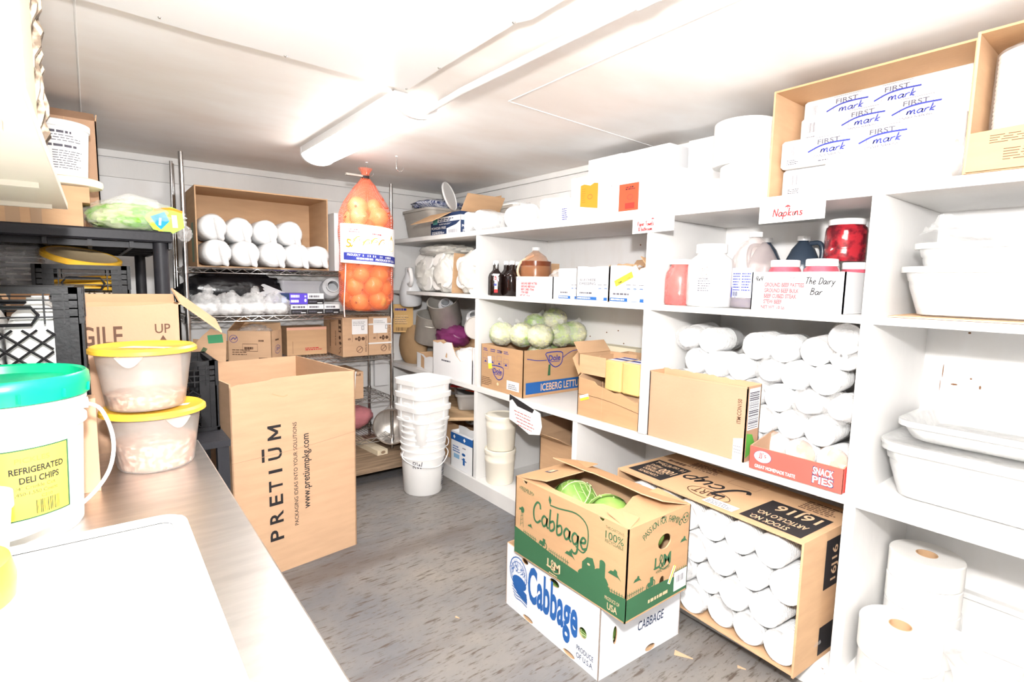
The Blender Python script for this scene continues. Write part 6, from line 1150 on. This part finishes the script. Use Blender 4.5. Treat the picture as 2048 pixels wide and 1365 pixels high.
for i, (x, y) in enumerate(((-.27, 2.00), (-.13, 2.00), (-.27, 2.15), (-.13, 2.15))):
    mb = MB(); mb.lathe([(0, .001), (.062, 0), (.066, .006), (.066, .15), (.05, .19), (.02, .22), (.02, .235), (0, .235)], PL, 28, sq=4); single(mb, 'milk_jug', ('white jug front left inside the upper black crate', 'white jug front right inside the upper black crate', 'white jug back left inside the upper black crate', 'white jug back right inside the upper black crate')[i], 'jug', (x, y, 1.196))
t = thing('low_table', 'low table painted black as shade beyond the counter under crate and carton', 'table', (0, 0, 0)); mb = MB(); mb.box((-.46, 2.235, .85), (.385, 2.745, .875), BLKS); mb.out('table_top', t)  # table colour is black to stand in for the darkness below the crate
for x, y in ((-.43, 2.26), (.36, 2.26), (-.43, 2.71), (.36, 2.71)): mb = MB(); mb.box((x-.02, y-.02, 0), (x+.02, y+.02, .85), BLKS); mb.out('leg', t)
crate('black milk crate right of the bean containers, empty', (.213, 2.575, .876))
def gile(mb, P, w, h): text(mb, P, 'FRAGILE', w*.155, h*.735, .062, BROWN, 1, w=w*.475, bold=.03); text(mb, P, 'UP', w*.83, h*.80, .033, BROWN, 1, w=w*.1, bold=.02); poly(mb, P, [(w*.845, h*.73), (w*.915, h*.73), (w*.88, h*.785)], BROWN, 1); rect(mb, P, w*.87, h*.62, w*.02, h*.11, BROWN, 1)
fc_ = carton('fragile_carton', 'open pink kraft carton marked FRAGILE behind the bean containers', (-.222, 2.255), .876, .463, .14, .525, yaw=0, m=KRP, prints={'front': gile}, flaps=[('back', -10, .03), ('left', 20, .10)], tops={'front': [(0, .51), (.3, .517), (.44, .525), (.463, .52)]})
mb = MB(); mb.slab([(0, 0), (.12, 0), (.12, .185), (0, .17)], [], .005, KRP, (.2315, -.06, .524), (-.12, .90, .42), (.74, -.20, -.64), KRI); mb.out('flap', fc_)
# black plastic shelving unit
un = thing('plastic_shelf_unit', 'black plastic shelving unit in the back left corner', 'shelving', (0, 0, 0)); ux0, ux1, uy0, uy1 = -.462, .285, 2.785, 4.22
for z in (1.69, 1.257, .60):
    mb = MB(); mb.box((ux0, uy0, z-.048), (ux1, uy1, z), BLKS, .012); mb.out('shelf', un)
    mb = MB(); [mb.box((ux0+.03+.14*i, uy0+.02, z-.075), (ux0+.045+.14*i, uy1-.02, z-.048), BLKS) for i in range(6)]; [mb.box((ux0+.03, uy0+.05+.33*i, z-.075), (ux1-.03, uy0+.065+.33*i, z-.048), BLKS) for i in range(5)]; mb.out('rib', un)
for x in (ux0+.045, ux1-.045):
    for y in (uy0+.05, uy1-.05): mb = MB(); mb.tube([(x, y, 0), (x, y, 1.645)], .029, BLKS, 18); mb.out('post', un)
z = 1.258
BT = mat('black_tray_stack', (.10, .10, .12), .28, spec=.6)
t = thing('tray_stack', 'plastic wrapped stack of dark trays on the black shelving unit', 'trays', (-.30, 3.15, z)); mb = MB(); [mb.box((-.13, -.17, .024*i), (.13, .17, .024*i+.015), BT, .012) for i in range(15)]; mb.out('trays', t); mb = MB(); mb.box((-.134, -.174, -.001), (.134, .174, .362), FILM, .02); mb.out('plastic_wrap', t)
crate('black milk crate of yellow lids on the black shelving unit', (-.033, 2.985, z), 0, .315, .278)
ylid = lambda label, loc, rot, r=.128: lid('container_lid', label, loc, r, YEL, rot)
t = thing('container_lid', 'big yellow rimmed lid tilted on top of the black crate', 'lid', (-.035, 2.975, z+.30), rot=(math.radians(14), math.radians(9), 0)); mb = MB(); mb.lathe([(0, 0), (.13, 0), (.14, .004), (.14, .020), (.13, .026), (.122, .024)], YEL, 48); mb.out('rim', t); mb = MB(); mb.lathe([(.123, .024), (.118, .021), (0, .022)], YELP, 48); mb.out('lid_top', t)
ylid('yellow lid lying flat inside crate, seen in handle hole', (-.03, 2.99, z+.175), (0, .05, 0)); ylid('yellow lid slanted inside the crate under the big lid', (-.03, 2.98, z+.20), (.12, -.10, 0), .124)
tub('food_tub', 'tan tub inside the black crate below the yellow lids', (-.033, 2.985, z+.009), .26, .26, .155, 0, mat('tan_tub', (.50, .42, .32), .5))
WRAP = mat('speckled_wrap', (.62, .62, .62), .3, vscale=60, col2=(.88, .88, .88), thr=(.45, .55), spec=.6)
for i, (x, y, r, h) in enumerate(((.13, 3.42, .13, .12), (.06, 3.80, .15, .12))): mb = MB(); mb.lathe([(0, 0), (r*.9, 0), (r, .015), (r, h-.015), (r*.9, h), (0, h)], WRAP, 36, wob=.03); single(mb, 'wrapped_plates', ('plastic wrapped stack of plates beside the black shelf post', 'plastic wrapped stack of plates further back on black unit')[i], 'plates', (x, y, z))
# on top of the unit
z = 1.691
carton('kraft_carton', 'flat brown carton lying on the black shelving unit top', (-.44, 2.80), z, .42, .40, .095, yaw=0, m=KR2, closed=True, prints={'front': lambda mb, P, w, h: [rect(mb, P, w*.45, 0, w*.10, h, mat('shiny_tape', (.42, .28, .17), .3)), rect(mb, P, w*.62, 0, w*.08, h, mat('shiny_tape', (.42, .28, .17), .3))]})
carton('kraft_carton', 'brown carton on the flat carton, under the pale lid', (-.40, 2.815), z+.096, .405, .33, .062, yaw=0, m=KR2, closed=True)
t = thing('container_lid', 'large pale cream lid on the brown carton below bucket', 'lid', (-.075, 2.93, z+.159)); mb = MB(); mb.lathe([(0, 0), (.10, 0), (.125, .008), (.130, .02), (.128, .034), (.118, .04), (0, .036)], mat('pale_cream_lid', (.88, .80, .62), .4), 48); mb.out('lid_body', t)
def lbk(mb):
    P = Cyl(.088, .02, -2.35, .06); lines(mb, P, .0, .145, .14, .016, 1, GREYI, 3, fill=.6); lines(mb, P, .015, .115, .13, .03, 3, GREYI, 4, fill=.3); lines(mb, P, .0, .092, .14, .016, 1, GREYI, 5, fill=.6); lines(mb, P, .05, .01, .10, .075, 8, GREYI, 6, fill=.3); text(mb, P, '2', .012, .025, .022, GREYI, 1); rect(mb, P, .008, .015, .025, .004, GREYI, 1); stroke(mb, P, [(.01, .055), (.01, .08), (.018, .08), (.018, .055)], .001, GREYI, 1, sm=1)
t = thing('bucket', 'white labelled bucket sitting on the pale cream lid', 'bucket', (-.083, 2.93, z+.199)); mb = MB(); mb.lathe([(0, .001), (.082, 0), (.087, .006), (.098, .19), (.103, .192), (.104, .215), (.099, .218), (.094, .19), (.082, .01), (0, .006)], PLB, 48); mb.out('bucket_body', t); mb = MB(); lbk(mb); mb.out('printed_label', t)
carton('kraft_carton', 'tall open kraft carton behind the white labelled bucket', (-.25, 3.16), z, .295, .33, .50, yaw=0, m=KRP, flaps=[('back', -4, .08), ('front', -60, .10), ('right', 8, .03)], prints={'front': lambda mb, P, w, h: stroke(mb, P, [(w*.62, 0), (w*.62, h)], .003, KR2, 1)})
VEG = mat('green_leaf_pack', (.20, .55, .02), .35, vscale=10, col2=(.72, .82, .45), thr=(.42, .60), stretch=(1, 3, 1), spec=.5)
t = thing('vegetable_bag', 'clear and bright green plastic pack with blue diamond label', 'bag', (.165, 2.95, z)); mb = MB(); mb.blob((-.02, 0, .055), (.145, .12, .06), VEG, 36, 20, .16, 4, seed=6, ridge=True, flat=.052); mb.out('green_contents', t)
mb = MB(); mb.blob((.0, 0, .06), (.175, .135, .072), FILM, 40, 22, .16, 4, seed=7, ridge=True, flat=.058); mb.tube([(-.12, -.02, .09), (-.02, .0, .125), (.08, .02, .12)], [.03, .045, .03], FILM, 10); mb.out('plastic_wrap', t)
mb = MB(); P = Plane((.02, -.150, -.005), (.96, .12, .05), (-.02, .35, .93), .001); poly(mb, P, [(.0, .07), (.035, .1), (.11, .12), (.15, .10), (.15, .02), (.10, -.01), (.03, .01)], mat('bag_print_green', (.35, .66, .10), .4), 0); poly(mb, P, [(.025, .07), (.08, .095), (.095, .05), (.055, .005)], mat('diamond_blue', (.02, .30, .62), .4), 1); lines(mb, P, .052, .03, .012, .045, 1, LBL, 3, rot=-8, k=2, fill=.8); stroke(mb, P, [(.01, .06), (.06, .0), (.09, -.02)], .012, YELI, 1); stroke(mb, P, [(.04, .10), (.10, .11), (.15, .095)], .012, ORG, 1); rect(mb, P, .105, .02, .02, .06, LBL, 1); mb.out('printed_front', t)
mb = MB(); mb.tube([(0, 0, 0), (.004, 0, .10)], [.014, .008], YELI, 10); single(mb, 'yellow_handle', 'small yellow tool handle standing by the rack post', 'handle', (.425, 3.90, 1.79)); 
bag('plastic_bag', 'small knot of clear plastic tied to the left rack post', (.462, 3.912, 1.76), (.035, .02, .04), FILM, 5, .3, 5)
# wall shelf over the counter
SHF = mat('cream_shelf_paint', (.80, .75, .66), .5, var=.04)
ws = thing('wall_shelf', 'cream painted wooden shelf over the counter at upper left', 'shelf', (0, 0, 0)); mb = MB(); mb.box((LX, -.45, 1.700), (-.052, 2.215, 1.722), SHF); mb.out('shelf_board', ws, bevel=.002)
for y in (1.0, 1.62, 2.10): mb = MB(); mb.box((LX, y-.008, 1.688), (-.085, y+.008, 1.700), SHF); mb.out('batten', ws); mb = MB(); mb.lathe([(0, -.006), (.006, -.005), (.008, 0)], CHR, 10); o = mb.out('screw', ws); o.location = (-.10, y+.03, 1.700)
WB = mat('bright_kraft', (.72, .50, .33), .85, var=.05)
carton('kraft_carton', 'pale kraft carton on the cream shelf at top left corner', (-.42, .965), 1.7225, .363, .195, .535, yaw=0, m=WB, closed=True)
COR = mat('corrugated_edges', (.09, .065, .045), .9, vscale=30, stretch=(1, 1, 1), col2=(.30, .24, .18), thr=(.42, .55), bump=.8, bscale=40)
random.seed(9)
for i in range(7):
    y = 1.168+.0215*i; mb = MB(); x1 = -.060+random.uniform(0, .016); h = .44+random.uniform(0, .07); amp = .006
    ol = [(0, 0), (.36, 0)]+[(.36+x1+.055+random.uniform(-amp, amp), h*j/26) for j in range(27)]+[(0, h)]
    mb.slab(ol, [], .013, COR, (-.42, y, 0), (1, 0, 0), (0, 0, 1)); single(mb, 'flattened_carton', 'flattened corrugated carton stacked on edge on the cream shelf', 'cardboard', (0, .015, 1.7225), group='flattened cartons on the cream shelf')
